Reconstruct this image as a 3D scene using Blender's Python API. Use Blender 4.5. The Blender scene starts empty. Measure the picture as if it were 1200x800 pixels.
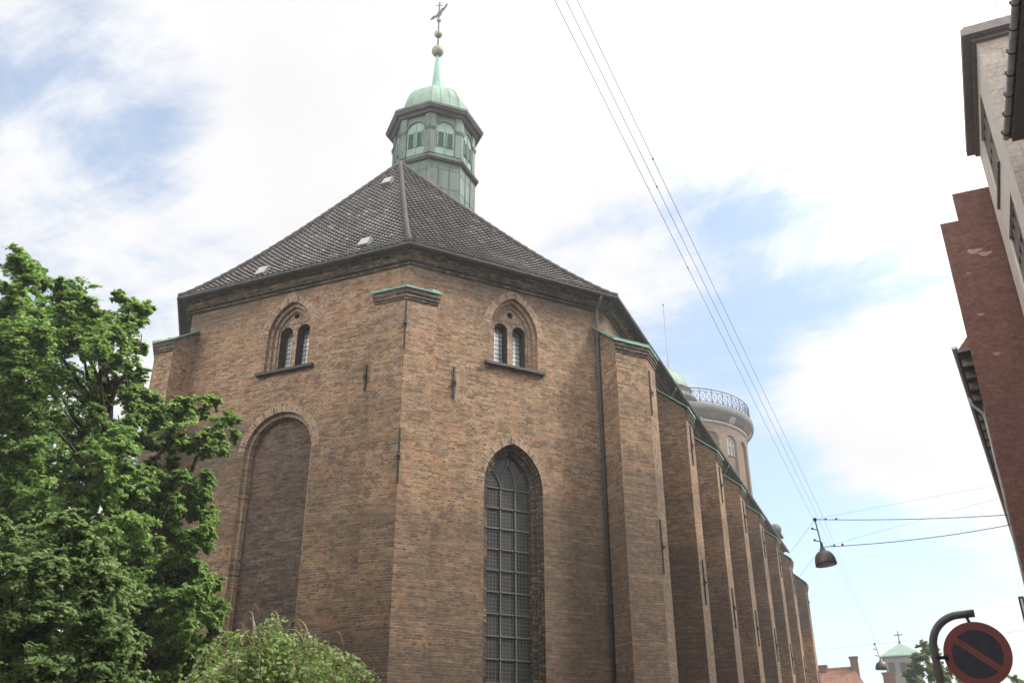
import bpy, math, random
import numpy as np
from math import sin, cos, pi, radians, sqrt, atan2, hypot, acos
from mathutils import Vector, Matrix
from mathutils.geometry import tessellate_polygon

random.seed(7); RNG = np.random.default_rng(7)
S = bpy.context.scene
COL = S.collection

# ------------------------------------------------------------------ camera
FPX, PITCH, ROLL, YAW, CZ = 1110.5, 0.45678, -0.00499, -0.39919, 1.6
Fw = Vector((sin(YAW)*cos(PITCH), cos(YAW)*cos(PITCH), sin(PITCH)))
R0 = Vector((cos(YAW), -sin(YAW), 0)); U0 = R0.cross(Fw)
Rt = R0*cos(ROLL)+U0*sin(ROLL); Up = U0*cos(ROLL)-R0*sin(ROLL)
cd = bpy.data.cameras.new("camera"); cam = bpy.data.objects.new("camera", cd); COL.objects.link(cam)
m = Matrix((Rt, Up, -Fw)).transposed().to_4x4(); m.translation = (0, 0, CZ); cam.matrix_world = m
cd.sensor_width = 36; cd.lens = FPX/1200*36; cd.clip_start = .05; cd.clip_end = 3000
S.camera = cam

# ------------------------------------------------------------------ world, sun, exposure
SUN_AZ, SUN_EL = 72, 48            # azimuth from +Y (along the street) towards +X (the right)
w = bpy.data.worlds.new("World"); S.world = w; w.use_nodes = True
NT = w.node_tree; NT.nodes.clear()
def N(nt, t, **k):
    n = nt.nodes.new(t)
    for a, b in k.items():
        if a.startswith('i_'):
            key = a[2:]; key = int(key) if key.isdigit() else key.replace('_', ' ')
            n.inputs[key].default_value = b
        else: setattr(n, a, b)
    return n
def L(nt, a, b): nt.links.new(a, b)
def mth(nt, op, a, b=None, c=None, clamp=False):
    n = nt.nodes.new('ShaderNodeMath'); n.operation = op; n.use_clamp = clamp
    for i, x in enumerate((a, b, c)):
        if x is None: continue
        if isinstance(x, (int, float)): n.inputs[i].default_value = x
        else: nt.links.new(x, n.inputs[i])
    return n.outputs[0]
def sstep(nt, x, a, b):
    n = nt.nodes.new('ShaderNodeMapRange'); n.interpolation_type = 'SMOOTHSTEP'
    nt.links.new(x, n.inputs[0]); n.inputs[1].default_value = a; n.inputs[2].default_value = b
    return n.outputs[0]
def mixc(nt, f, a, b, mode='MIX'):
    n = nt.nodes.new('ShaderNodeMix'); n.data_type = 'RGBA'; n.blend_type = mode
    for s, x in ((0, f), (6, a), (7, b)):
        if isinstance(x, (int, float)): n.inputs[s].default_value = x
        elif isinstance(x, tuple): n.inputs[s].default_value = (*x, 1)
        else: nt.links.new(x, n.inputs[s])
    return n.outputs[2]
sky = N(NT, 'ShaderNodeTexSky', sky_type='NISHITA', sun_disc=False, sun_elevation=radians(SUN_EL), sun_rotation=radians(SUN_AZ), air_density=1.0, dust_density=.8, ozone_density=.7)
tc = N(NT, 'ShaderNodeTexCoord'); D = tc.outputs['Generated']
sx = N(NT, 'ShaderNodeSeparateXYZ'); L(NT, D, sx.inputs[0])
zz = mth(NT, 'ADD', mth(NT, 'MAXIMUM', sx.outputs[2], 0.0), .22)
cx = N(NT, 'ShaderNodeCombineXYZ'); L(NT, mth(NT, 'DIVIDE', sx.outputs[0], zz), cx.inputs[0]); L(NT, mth(NT, 'DIVIDE', sx.outputs[1], zz), cx.inputs[1])
n1 = N(NT, 'ShaderNodeTexNoise', i_Scale=2.6, i_Detail=12.0, i_Roughness=.66, i_Distortion=.5); L(NT, cx.outputs[0], n1.inputs['Vector'])
n2 = N(NT, 'ShaderNodeTexNoise', i_Scale=.9, i_Detail=4.0); L(NT, cx.outputs[0], n2.inputs['Vector'])
def near(d, r0, r1):
    dv = Vector(d).normalized()
    n = N(NT, 'ShaderNodeVectorMath', operation='DOT_PRODUCT'); L(NT, D, n.inputs[0]); n.inputs[1].default_value = dv
    return sstep(NT, n.outputs['Value'], cos(radians(r1)), cos(radians(r0)))
rotm = N(NT, 'ShaderNodeMapping'); rotm.inputs['Rotation'].default_value = (0, 0, radians(38)); rotm.inputs['Scale'].default_value = (1.3, 4.6, 1); L(NT, cx.outputs[0], rotm.inputs[0])
n4 = N(NT, 'ShaderNodeTexNoise', i_Scale=1.5, i_Detail=8.0, i_Roughness=.6, i_Distortion=.5); L(NT, rotm.outputs[0], n4.inputs['Vector'])
cov = mth(NT, 'ADD', mth(NT, 'ADD', mth(NT, 'MULTIPLY', n1.outputs[0], .62), mth(NT, 'MULTIPLY', n2.outputs[0], .18)), mth(NT, 'MULTIPLY', n4.outputs[0], .46))
cov = mth(NT, 'ADD', cov, .02)
for d, r0, r1, k in [((-.16, .91, .37), 0, 20, .25), ((-.22, .80, .55), 0, 12, -.07), ((-.03, .88, .46), 0, 11, .03), ((-.72, .50, .47), 0, 20, .17), ((-.64, .47, .61), 0, 11, .10), ((-.12, .76, .64), 0, 10, .06),
                     ((-.06, .98, .16), 1, 14, .15), ((-.1, .97, .24), 0, 8, .14), ((.02, .94, .33), 1, 9, -.20), ((-.05, .95, .29), 1, 7, -.16), ((-.45, .62, .64), 3, 18, -.08), ((-.02, .70, .71), 2, 14, -.08)]:
    cov = mth(NT, 'SUBTRACT', cov, mth(NT, 'MULTIPLY', near(d, r0, r1), k))
mask = sstep(NT, cov, .39, .60)
sd = Vector((sin(radians(SUN_AZ))*cos(radians(SUN_EL)), cos(radians(SUN_AZ))*cos(radians(SUN_EL)), sin(radians(SUN_EL))))
glow = N(NT, 'ShaderNodeVectorMath', operation='DOT_PRODUCT'); L(NT, D, glow.inputs[0]); glow.inputs[1].default_value = sd
gl = sstep(NT, glow.outputs['Value'], .42, .97)
bk_ = N(NT, 'ShaderNodeVectorMath', operation='DOT_PRODUCT'); L(NT, D, bk_.inputs[0]); bk_.inputs[1].default_value = Vector((-.25, -.92, .30)).normalized()
bkl = sstep(NT, bk_.outputs['Value'], .80, .97)  # bright cloud added behind the camera to light the upper walls
n3 = N(NT, 'ShaderNodeTexNoise', i_Scale=3.1, i_Detail=6.0); L(NT, cx.outputs[0], n3.inputs['Vector'])
shade = mth(NT, 'ADD', mth(NT, 'MULTIPLY', n3.outputs[0], .35), .825)
CLK = 4.0
cl = mixc(NT, gl, (1.05*CLK, 1.05*CLK, 1.06*CLK), (4.2*CLK, 4.15*CLK, 4.0*CLK))
cl = mixc(NT, bkl, cl, (8.3*CLK, 8.1*CLK, 7.8*CLK))
vm = N(NT, 'ShaderNodeVectorMath', operation='SCALE'); L(NT, cl, vm.inputs[0]); L(NT, shade, vm.inputs['Scale'])
skyb = N(NT, 'ShaderNodeVectorMath', operation='MULTIPLY'); L(NT, sky.outputs[0], skyb.inputs[0]); skyb.inputs[1].default_value = (.90, 1.09, 1.13)
col = mixc(NT, mth(NT, 'ADD', mth(NT, 'MULTIPLY', mask, .74), .26), skyb.outputs[0], vm.outputs[0])
bg = N(NT, 'ShaderNodeBackground', i_Strength=.10); L(NT, col, bg.inputs[0])
wo = N(NT, 'ShaderNodeOutputWorld'); L(NT, bg.outputs[0], wo.inputs[0])
sl = bpy.data.lights.new("sun", 'SUN'); sl.energy = 2.3; sl.angle = radians(10); sl.color = (1, .95, .87)
so = bpy.data.objects.new("sun", sl); COL.objects.link(so); so.rotation_euler = (-sd).to_track_quat('-Z', 'Y').to_euler()
so.location = (30, 10, 40)
S.view_settings.view_transform = 'Standard'; S.view_settings.look = 'None'; S.view_settings.exposure = 1.18; S.view_settings.gamma = 1
S.view_settings.use_curve_mapping = False
S.cycles.max_bounces = 6; S.cycles.diffuse_bounces = 3; S.cycles.transparent_max_bounces = 8

# ------------------------------------------------------------------ mesh helpers
def wloc(o):
    v = Vector((0, 0, 0))
    while o is not None: v = v+o.location; o = o.parent
    return v
def tag(o, label=None, cat=None, group=None, kind=None):
    for k, x in (('label', label), ('category', cat), ('group', group), ('kind', kind)):
        if x: o[k] = x
    return o
def thing(name, label, cat, loc=(0, 0, 0), group=None):
    o = bpy.data.objects.new(name, None); COL.objects.link(o); o.location = loc; o.empty_display_size = .3
    return tag(o, label, cat, group)
class MB:
    def __init__(s): s.V = []; s.F = []; s.UV = []; s.MI = []; s.SM = []
    def face(s, pts, uv=None, m=0):
        i = len(s.V); s.V += [tuple(p) for p in pts]; s.F.append(tuple(range(i, i+len(pts)))); s.UV.append(uv); s.MI.append(m); s.SM.append(False)
    def mesh(s, vs, fs, m=0, smooth=True):
        i = len(s.V); s.V += [tuple(p) for p in vs]
        for f in fs: s.F.append(tuple(i+k for k in f)); s.UV.append(None); s.MI.append(m); s.SM.append(smooth)
    def box(s, x0, x1, y0, y1, z0, z1, m=0):
        s.hexa([(x0, y0, z0), (x1, y0, z0), (x1, y1, z0), (x0, y1, z0)], [(x0, y0, z1), (x1, y0, z1), (x1, y1, z1), (x0, y1, z1)], m)
    def hexa(s, b, t, m=0):                                 # any prism: bottom ring, top ring
        n = len(b); s.face(b[::-1], m=m); s.face(t, m=m)
        for k in range(n): s.face([b[k], b[(k+1) % n], t[(k+1) % n], t[k]], m=m)
    def bar(s, p, q, wd, dp, n=(0, -1, 0), m=0):            # rectangular bar from p to q, width in plane, dp along n
        p, q, n = Vector(p), Vector(q), Vector(n); t = (q-p).normalized(); a = t.cross(n).normalized()*wd/2; e = n.normalized()*dp
        s.hexa([p-a, p+a, p+a+e, p-a+e], [q-a, q+a, q+a+e, q-a+e], m)
    def tube(s, pts, r, n=8, m=0, cap=True):
        pts = [Vector(p) for p in pts]; K = len(pts); rs = r if isinstance(r, (list, tuple)) else [r]*K; vs = []; prev = None
        for k in range(K):
            t = (pts[min(k+1, K-1)]-pts[max(k-1, 0)]).normalized()
            if prev is None: a = t.orthogonal().normalized()
            else: a = (prev-t*prev.dot(t)).normalized()
            prev = a; b = t.cross(a)
            vs += [pts[k]+(a*cos(2*pi*j/n)+b*sin(2*pi*j/n))*rs[k] for j in range(n)]
        fs = [(k*n+j, k*n+(j+1) % n, (k+1)*n+(j+1) % n, (k+1)*n+j) for k in range(K-1) for j in range(n)]
        if cap: fs += [tuple(range(n))[::-1], tuple((K-1)*n+j for j in range(n))]
        s.mesh(vs, fs, m)
    def lathe(s, c, prof, n=48, m=0, rot=0, smooth=True, cap=False):
        vs = [(c[0]+r*cos(rot+2*pi*j/n), c[1]+r*sin(rot+2*pi*j/n), z) for r, z in prof for j in range(n)]
        fs = [(k*n+j, k*n+(j+1) % n, (k+1)*n+(j+1) % n, (k+1)*n+j) for k in range(len(prof)-1) for j in range(n)]
        if cap: fs += [tuple(range(n))[::-1], tuple((len(prof)-1)*n+j for j in range(n))]
        s.mesh(vs, fs, m, smooth)
    def ball(s, c, r, m=0, sz=1):
        s.lathe(c, [(max(r*sin(pi*k/10), 1e-4), c[2]-r*sz*cos(pi*k/10)) for k in range(11)], 16, m)
    def build(s, name, mats, parent=None, origin=None):
        if not isinstance(mats, (list, tuple)): mats = [mats]
        V = np.array(s.V, float)
        o0 = wloc(parent) if parent is not None else None
        if parent is None:
            o0 = Vector(origin) if origin is not None else Vector(((V[:, 0].min()+V[:, 0].max())/2, (V[:, 1].min()+V[:, 1].max())/2, V[:, 2].min()))
        me = bpy.data.meshes.new(name); me.from_pydata((V-np.array(o0)).tolist(), [], s.F)
        for mt in mats: me.materials.append(mt)
        me.polygons.foreach_set('material_index', s.MI); me.polygons.foreach_set('use_smooth', s.SM)
        uvl = me.uv_layers.new(name='UVMap'); uv = np.zeros((len(me.loops), 2)); li = 0
        for f, u in zip(s.F, s.UV):
            n = len(f)
            if u is None:
                P = V[list(f)]; nn = np.zeros(3)
                for k in range(n): nn += np.cross(P[k], P[(k+1) % n])
                nl = np.linalg.norm(nn); nn = nn/nl if nl > 1e-12 else np.array([0, 0, 1.])
                if abs(nn[2]) > .8: uv[li:li+n] = P[:, :2]
                else:
                    t = np.array([-nn[1], nn[0], 0]); t /= np.linalg.norm(t)
                    uv[li:li+n, 0] = P@t; uv[li:li+n, 1] = P[:, 2]
            else: uv[li:li+n] = u
            li += n
        uvl.data.foreach_set('uv', uv.ravel().astype(np.float32)); me.update()
        ob = bpy.data.objects.new(name, me); COL.objects.link(ob)
        if parent is None: ob.location = o0
        else: ob.parent = parent
        return ob
def at(px, py, d):                                          # a point of the view's ray at ground distance d
    v = Fw*FPX+Rt*(px-600)-Up*(py-400); h = hypot(v.x, v.y); return Vector((v.x*d/h, v.y*d/h, CZ+v.z*d/h))

# ------------------------------------------------------------------ materials
def mat(name):
    mt = bpy.data.materials.new(name); mt.use_nodes = True; nt = mt.node_tree
    b = nt.nodes['Principled BSDF']; return mt, nt, b
def ramp(nt, f, stops, interp='LINEAR'):
    r = nt.nodes.new('ShaderNodeValToRGB'); cr = r.color_ramp; cr.interpolation = interp
    while len(cr.elements) < len(stops): cr.elements.new(.5)
    for e, (p, c) in zip(cr.elements, stops): e.position = p; e.color = (*c, 1)
    nt.links.new(f, r.inputs[0]); return r.outputs[0]
def plain(name, c, rough=.6, metal=0.0, noise=.25, scale=6, spec=.4, bump=0.0):
    mt, nt, b = mat(name); g = N(nt, 'ShaderNodeNewGeometry')
    n = N(nt, 'ShaderNodeTexNoise', i_Scale=float(scale), i_Detail=6.0, i_Roughness=.65); L(nt, g.outputs['Position'], n.inputs['Vector'])
    lo = tuple(x*(1-noise) for x in c); hi = tuple(min(1, x*(1+noise)) for x in c)
    L(nt, ramp(nt, n.outputs[0], [(.3, lo), (.7, hi)]), b.inputs['Base Color'])
    b.inputs['Roughness'].default_value = rough; b.inputs['Metallic'].default_value = metal; b.inputs['Specular IOR Level'].default_value = spec
    if bump:
        bp = N(nt, 'ShaderNodeBump', i_Strength=bump, i_Distance=.02); L(nt, n.outputs[0], bp.inputs['Height']); L(nt, bp.outputs[0], b.inputs['Normal'])
    return mt
BR = [(0, (.115, .070, .043)), (.25, (.175, .104, .058)), (.45, (.245, .145, .075)), (.65, (.30, .183, .097)), (.76, (.345, .222, .12)), (.84, (.32, .130, .068)), (.92, (.315, .142, .075)), (1, (.41, .288, .168))]
def brick(name, stops=BR, mortar=(.30, .255, .20), soot_dark=.6, w_=.25, h_=.072, gain=1.0, sootlo=.47, sootscale=.22, soot_shade=0.0, streak=1.0):
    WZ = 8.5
    mt, nt, b = mat(name); uv = N(nt, 'ShaderNodeUVMap'); g = N(nt, 'ShaderNodeNewGeometry')
    wn = N(nt, 'ShaderNodeTexNoise', i_Scale=1.3, i_Detail=3.0); L(nt, g.outputs['Position'], wn.inputs['Vector'])
    ofs = N(nt, 'ShaderNodeVectorMath', operation='MULTIPLY_ADD'); L(nt, wn.outputs['Color'], ofs.inputs[0]); ofs.inputs[1].default_value = (.05, .035, 0); L(nt, uv.outputs[0], ofs.inputs[2])
    bk = N(nt, 'ShaderNodeTexBrick', i_Color1=(0, 0, 0, 1), i_Color2=(1, 1, 1, 1), i_Mortar=(.5, .5, .5, 1), i_Scale=1.0)
    bk.inputs['Mortar Size'].default_value = .009; bk.inputs['Mortar Smooth'].default_value = .3; bk.inputs['Brick Width'].default_value = w_; bk.inputs['Row Height'].default_value = h_
    bk.offset = .5; bk.squash = .5; bk.squash_frequency = 2
    L(nt, ofs.outputs[0], bk.inputs['Vector'])
    lr = N(nt, 'ShaderNodeTexNoise', i_Scale=.7, i_Detail=5.0); L(nt, g.outputs['Position'], lr.inputs['Vector'])
    t = mth(nt, 'ADD', mth(nt, 'MULTIPLY', bk.outputs['Color'], .85), mth(nt, 'MULTIPLY', mth(nt, 'SUBTRACT', lr.outputs[0], .42), .55), clamp=True)
    c = ramp(nt, t, stops)
    mn = N(nt, 'ShaderNodeTexNoise', i_Scale=3.0, i_Detail=4.0); L(nt, g.outputs['Position'], mn.inputs['Vector'])
    c = mixc(nt, bk.outputs['Fac'], c, mixc(nt, sstep(nt, mn.outputs[0], .36, .66), tuple(min(1, 1.2*x) for x in mortar), tuple(.5*x for x in mortar)))
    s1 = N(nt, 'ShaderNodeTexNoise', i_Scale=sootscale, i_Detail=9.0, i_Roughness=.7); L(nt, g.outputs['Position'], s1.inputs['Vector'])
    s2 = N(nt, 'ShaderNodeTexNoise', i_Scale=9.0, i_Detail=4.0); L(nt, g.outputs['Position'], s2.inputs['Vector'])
    so_ = mth(nt, 'MULTIPLY', sstep(nt, s1.outputs[0], sootlo, sootlo+.22), soot_dark)
    if soot_shade:                                             # broad soot plus painted shade, noise offset to darken the lower walls
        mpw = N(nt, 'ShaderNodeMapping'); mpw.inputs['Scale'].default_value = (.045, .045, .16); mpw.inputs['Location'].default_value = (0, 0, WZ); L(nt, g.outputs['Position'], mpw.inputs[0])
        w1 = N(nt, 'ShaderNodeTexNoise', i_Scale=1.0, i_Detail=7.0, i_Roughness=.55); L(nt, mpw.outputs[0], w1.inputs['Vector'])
        so_ = mth(nt, 'MAXIMUM', so_, mth(nt, 'MULTIPLY', sstep(nt, w1.outputs[0], .405, .565), soot_shade))
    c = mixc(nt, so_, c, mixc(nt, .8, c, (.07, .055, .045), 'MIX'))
    mp = N(nt, 'ShaderNodeMapping'); mp.inputs['Scale'].default_value = (.9, 13, 1); L(nt, uv.outputs[0], mp.inputs[0])
    st = N(nt, 'ShaderNodeTexNoise', i_Scale=1.0, i_Detail=5.0, i_Roughness=.7); L(nt, mp.outputs[0], st.inputs['Vector'])
    c = mixc(nt, mth(nt, 'MULTIPLY', sstep(nt, st.outputs[0], .5, .72), .55*streak), c, (.06, .052, .046)); c = mixc(nt, mth(nt, 'MULTIPLY', sstep(nt, st.outputs[0], .48, .3), .4*streak), c, (.42, .33, .24))
    gv = mth(nt, 'MULTIPLY', mth(nt, 'ADD', mth(nt, 'MULTIPLY', s2.outputs[0], .9), .55), gain)
    vs = N(nt, 'ShaderNodeVectorMath', operation='SCALE'); L(nt, c, vs.inputs[0]); L(nt, gv, vs.inputs['Scale'])
    L(nt, vs.outputs[0], b.inputs['Base Color']); b.inputs['Roughness'].default_value = .9; b.inputs['Specular IOR Level'].default_value = .2
    hgt = mth(nt, 'SUBTRACT', mth(nt, 'ADD', mth(nt, 'MULTIPLY', bk.outputs['Color'], .35), mth(nt, 'MULTIPLY', s2.outputs[0], .5)), bk.outputs['Fac'])
    bp = N(nt, 'ShaderNodeBump', i_Strength=.7, i_Distance=.02); L(nt, hgt, bp.inputs['Height']); L(nt, bp.outputs[0], b.inputs['Normal'])
    return mt
M = {}
M['brick'] = brick('old_brick', soot_shade=.9)
M['brick_rim'] = brick('arch_brick', stops=[(0, (.10, .065, .05)), (.3, (.22, .14, .095)), (.55, (.32, .22, .145)), (.75, (.26, .15, .10)), (1, (.38, .30, .21))], mortar=(.34, .29, .22), soot_dark=.45, h_=.085)
M['soot_dark'] = plain('near_black_brick', (.03, .024, .02), .95, 0, .4, 6)  # near-black tone for the deep window reveals
M['brick_dark'] = brick('sooty_brick', stops=[(0, (.03, .025, .022)), (.4, (.06, .047, .038)), (.7, (.11, .08, .058)), (1, (.30, .22, .12))], mortar=(.07, .06, .05), soot_dark=.6)
M['brick_panel'] = brick('blind_arch_brick', stops=[(0, (.06, .04, .03)), (.4, (.14, .09, .065)), (.7, (.21, .14, .10)), (.85, (.2, .09, .06)), (1, (.26, .19, .14))], soot_dark=.6, sootlo=.42, gain=.7, mortar=(.16, .14, .115))
M['brick_cornice'] = brick('cornice_brick', stops=[(0, (.07, .055, .045)), (.35, (.16, .11, .065)), (.65, (.32, .23, .12)), (1, (.48, .38, .2))], mortar=(.14, .12, .09), gain=.8, soot_dark=.8, sootlo=.40, sootscale=.9)
M['brick_tower'] = brick('tower_brick', stops=[(0, (.10, .062, .042)), (.5, (.14, .09, .06)), (.8, (.17, .115, .077)), (1, (.14, .075, .052))], mortar=(.15, .11, .083), soot_dark=.25)
M['brick_red'] = brick('red_gable_brick', stops=[(0, (.11, .055, .045)), (.5, (.14, .07, .056)), (1, (.165, .085, .068))], mortar=(.14, .072, .057), soot_dark=.25, streak=.2, w_=.23, h_=.075)
M['iron'] = plain('black_iron', (.022, .02, .02), .6)
M['lead'] = plain('window_lead', (.105, .103, .098), .6)
M['pipe'] = plain('pipe_zinc', (.06, .055, .052), .5, .2)
M['gutter'] = plain('eaves_gutter', (.045, .043, .04), .5, .2, .4, 3)
M['soffit'] = plain('dark_soffit', (.05, .045, .04), .8)
M['slate_sill'] = plain('sill_slate', (.03, .028, .028), .6, 0, .4)
def copper(name, a, b_, c_, scale=3.0):
    mt, nt, b = mat(name); g = N(nt, 'ShaderNodeNewGeometry')
    mp = N(nt, 'ShaderNodeMapping'); mp.inputs['Scale'].default_value = (1, 1, .22); L(nt, g.outputs['Position'], mp.inputs[0])
    n = N(nt, 'ShaderNodeTexNoise', i_Scale=scale, i_Detail=8.0, i_Roughness=.7); L(nt, mp.outputs[0], n.inputs['Vector'])
    n_ = N(nt, 'ShaderNodeTexNoise', i_Scale=.9, i_Detail=3.0); L(nt, g.outputs['Position'], n_.inputs['Vector'])
    f = mth(nt, 'ADD', mth(nt, 'MULTIPLY', n.outputs[0], .6), mth(nt, 'MULTIPLY', n_.outputs[0], .4))
    L(nt, ramp(nt, f, [(.34, c_), (.5, a), (.66, b_)]), b.inputs['Base Color']); b.inputs['Roughness'].default_value = .65; b.inputs['Specular IOR Level'].default_value = .35
    return mt
M['copper'] = copper('green_copper', (.15, .29, .225), (.21, .37, .29), (.09, .17, .135))
M['copper_light'] = copper('mint_copper', (.145, .225, .18), (.185, .275, .225), (.08, .125, .10))
M['copper_grey'] = copper('grey_copper', (.068, .098, .085), (.10, .148, .125), (.035, .046, .041))
M['copper_panel'] = copper('shutter_copper', (.13, .21, .17), (.165, .26, .21), (.085, .125, .105))
M['copper_dark'] = copper('dark_copper', (.05, .058, .052), (.08, .092, .082), (.03, .03, .028))
M['louvre'] = plain('louvre_green', (.10, .18, .14), .6)
M['black'] = plain('dark_inside', (.012, .012, .012), .9)
M['gilt'] = plain('weathered_gilding', (.20, .20, .15), .6, .1)
def tile_mat():
    mt, nt, b = mat('glazed_tile'); uv = N(nt, 'ShaderNodeUVMap')
    fl = N(nt, 'ShaderNodeVectorMath', operation='FLOOR'); L(nt, uv.outputs[0], fl.inputs[0])
    wn = N(nt, 'ShaderNodeTexWhiteNoise', noise_dimensions='2D'); L(nt, fl.outputs[0], wn.inputs['Vector'])
    g = N(nt, 'ShaderNodeNewGeometry'); n = N(nt, 'ShaderNodeTexNoise', i_Scale=7.0, i_Detail=8.0, i_Roughness=.75); L(nt, g.outputs['Position'], n.inputs['Vector'])
    n_ = N(nt, 'ShaderNodeTexNoise', i_Scale=.5, i_Detail=3.0); L(nt, g.outputs['Position'], n_.inputs['Vector'])
    c = ramp(nt, wn.outputs['Value'], [(0, (.027, .023, .022)), (.5, (.042, .036, .033)), (.85, (.066, .056, .051)), (.965, (.10, .085, .08)), (.992, (.2, .18, .165))])
    f = mth(nt, 'ADD', mth(nt, 'MULTIPLY', n.outputs[0], .8), mth(nt, 'MULTIPLY', n_.outputs[0], .35))
    c = mixc(nt, sstep(nt, f, .56, .74), c, (.12, .107, .10))
    L(nt, c, b.inputs['Base Color']); b.inputs['Roughness'].default_value = .45; b.inputs['Specular IOR Level'].default_value = .42
    return mt
M['tile'] = tile_mat()
M['ridge'] = plain('ridge_tile', (.05, .043, .04), .8, 0, .5, 8)
def pane_mat(name, c, rough, gx, gy, leadc, lw=.10, metal=0.0):
    mt, nt, b = mat(name); uv = N(nt, 'ShaderNodeUVMap'); s = N(nt, 'ShaderNodeSeparateXYZ'); L(nt, uv.outputs[0], s.inputs[0])
    fx = mth(nt, 'FRACT', mth(nt, 'DIVIDE', s.outputs[0], gx)); fy = mth(nt, 'FRACT', mth(nt, 'DIVIDE', s.outputs[1], gy))
    ln = mth(nt, 'MAXIMUM', mth(nt, 'LESS_THAN', fx, lw), mth(nt, 'LESS_THAN', fy, lw))
    g = N(nt, 'ShaderNodeNewGeometry'); n = N(nt, 'ShaderNodeTexNoise', i_Scale=1.1, i_Detail=3.0); L(nt, g.outputs['Position'], n.inputs['Vector'])
    lo = tuple(x*.6 for x in c); hi = tuple(x*1.35 for x in c)
    L(nt, mixc(nt, ln, ramp(nt, n.outputs[0], [(.35, lo), (.65, hi)]), leadc), b.inputs['Base Color'])
    L(nt, mth(nt, 'ADD', mth(nt, 'MULTIPLY', ln, .4), rough), b.inputs['Roughness']); b.inputs['Metallic'].default_value = metal
    n5 = N(nt, 'ShaderNodeTexNoise', i_Scale=5.0, i_Detail=2.0); L(nt, g.outputs['Position'], n5.inputs['Vector'])
    bp = N(nt, 'ShaderNodeBump', i_Strength=.25, i_Distance=.02); L(nt, n5.outputs[0], bp.inputs['Height']); L(nt, bp.outputs[0], b.inputs['Normal'])
    return mt
M['pane_dark'] = pane_mat('leaded_glass', (.03, .032, .032), .22, .105, .105, (.06, .058, .056), .15)
M['pane_light'] = pane_mat('bright_leaded_glass', (.72, .73, .73), .3, .12, .15, (.05, .05, .05), .16, .5)
M['glass'] = pane_mat('window_glass', (.05, .055, .06), .08, 9., 9., (.05, .05, .05), 0.0)
M['hatch_glass'] = plain('hatch_glass', (.27, .27, .27), .35)
M['plaster'] = plain('pale_plaster', (.60, .545, .495), .85, 0, .12, 2.5, .2, .2)
M['roughcast'] = brick('roughcast_block', stops=[(0, (.33, .29, .26)), (.5, (.37, .325, .29)), (1, (.41, .36, .32))], mortar=(.31, .27, .245), soot_dark=.3, streak=.3, w_=.9, h_=.42)
M['cornice_grey'] = plain('cornice_plaster', (.20, .18, .17), .8)
M['frame_wood'] = plain('weathered_window_wood', (.17, .14, .125), .7)
M['eave_dark'] = plain('eave_boards', (.12, .105, .10), .8)
M['zinc'] = plain('zinc_gutter', (.42, .41, .40), .5, .2)
M['roof_red'] = brick('red_pantile', stops=[(0, (.15, .07, .05)), (.5, (.21, .095, .065)), (1, (.26, .135, .09))], mortar=(.12, .05, .03), soot_dark=.4, w_=.24, h_=.36)
M['roof_grey'] = plain('grey_roofing', (.10, .09, .085), .8)
M['stone'] = plain('pale_stone', (.26, .235, .2), .8, 0, .2, 2)
M['ledge'] = plain('stone_ledge', (.075, .077, .068), .75, 0, .25, 2)
M['asphalt'] = plain('asphalt', (.045, .045, .047), .9, 0, .25, 20, .2, .3)
M['flag'] = brick('paving_slabs', stops=[(0, (.12, .115, .11)), (1, (.18, .175, .165))], mortar=(.06, .06, .055), soot_dark=.3, w_=.8, h_=.6)
M['granite'] = plain('kerb_granite', (.28, .27, .26), .8, 0, .3, 30)
M['earth'] = plain('ground_earth', (.07, .068, .05), .95, 0, .3, 2)
M['sign_red'] = plain('sign_red', (.32, .11, .10), .3, 0, .12, 12)
M['sign_blue'] = plain('sign_blue', (.075, .078, .098), .25, 0, .2, 12)
M['sign_back'] = plain('sign_back', (.3, .3, .3), .5)
M['post'] = plain('galvanised_post', (.16, .155, .15), .5, .35)
M['lamp'] = plain('lamp_shade_enamel', (.07, .06, .053), .5)
M['lamp_glass'] = plain('lamp_diffuser', (.5, .5, .5), .3)
M['wire'] = plain('cable', (.05, .05, .05), .6)
M['wire_pale'] = plain('pale_cable', (.33, .32, .31), .6)
M['white_box'] = plain('white_enamel', (.7, .7, .68), .4, 0, .05)
M['bark'] = plain('bark', (.07, .055, .042), .95, 0, .45, 9, .2, .6)
M['twig'] = plain('bare_twig', (.26, .2, .145), .9)
def leaf_mat(name, stops, trans=.45):
    mt, nt, b = mat(name); g = N(nt, 'ShaderNodeNewGeometry'); out = nt.nodes['Material Output']
    n = N(nt, 'ShaderNodeTexNoise', i_Scale=1.4, i_Detail=4.0); L(nt, g.outputs['Position'], n.inputs['Vector'])
    f = mth(nt, 'ADD', mth(nt, 'MULTIPLY', g.outputs['Random Per Island'], .55), mth(nt, 'MULTIPLY', n.outputs[0], .45))
    c = ramp(nt, f, stops); L(nt, c, b.inputs['Base Color']); b.inputs['Roughness'].default_value = .6; b.inputs['Specular IOR Level'].default_value = .22
    tr = N(nt, 'ShaderNodeBsdfTranslucent'); hs = N(nt, 'ShaderNodeHueSaturation'); hs.inputs['Value'].default_value = 1.45; hs.inputs['Hue'].default_value = .488; L(nt, c, hs.inputs['Color']); L(nt, hs.outputs[0], tr.inputs[0])
    mx = N(nt, 'ShaderNodeMixShader', i_0=trans); L(nt, b.outputs[0], mx.inputs[1]); L(nt, tr.outputs[0], mx.inputs[2]); L(nt, mx.outputs[0], out.inputs[0])
    return mt
M['leaf'] = leaf_mat('linden_leaf', [(.15, (.075, .135, .04)), (.45, (.15, .26, .065)), (.8, (.29, .43, .12))])
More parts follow.
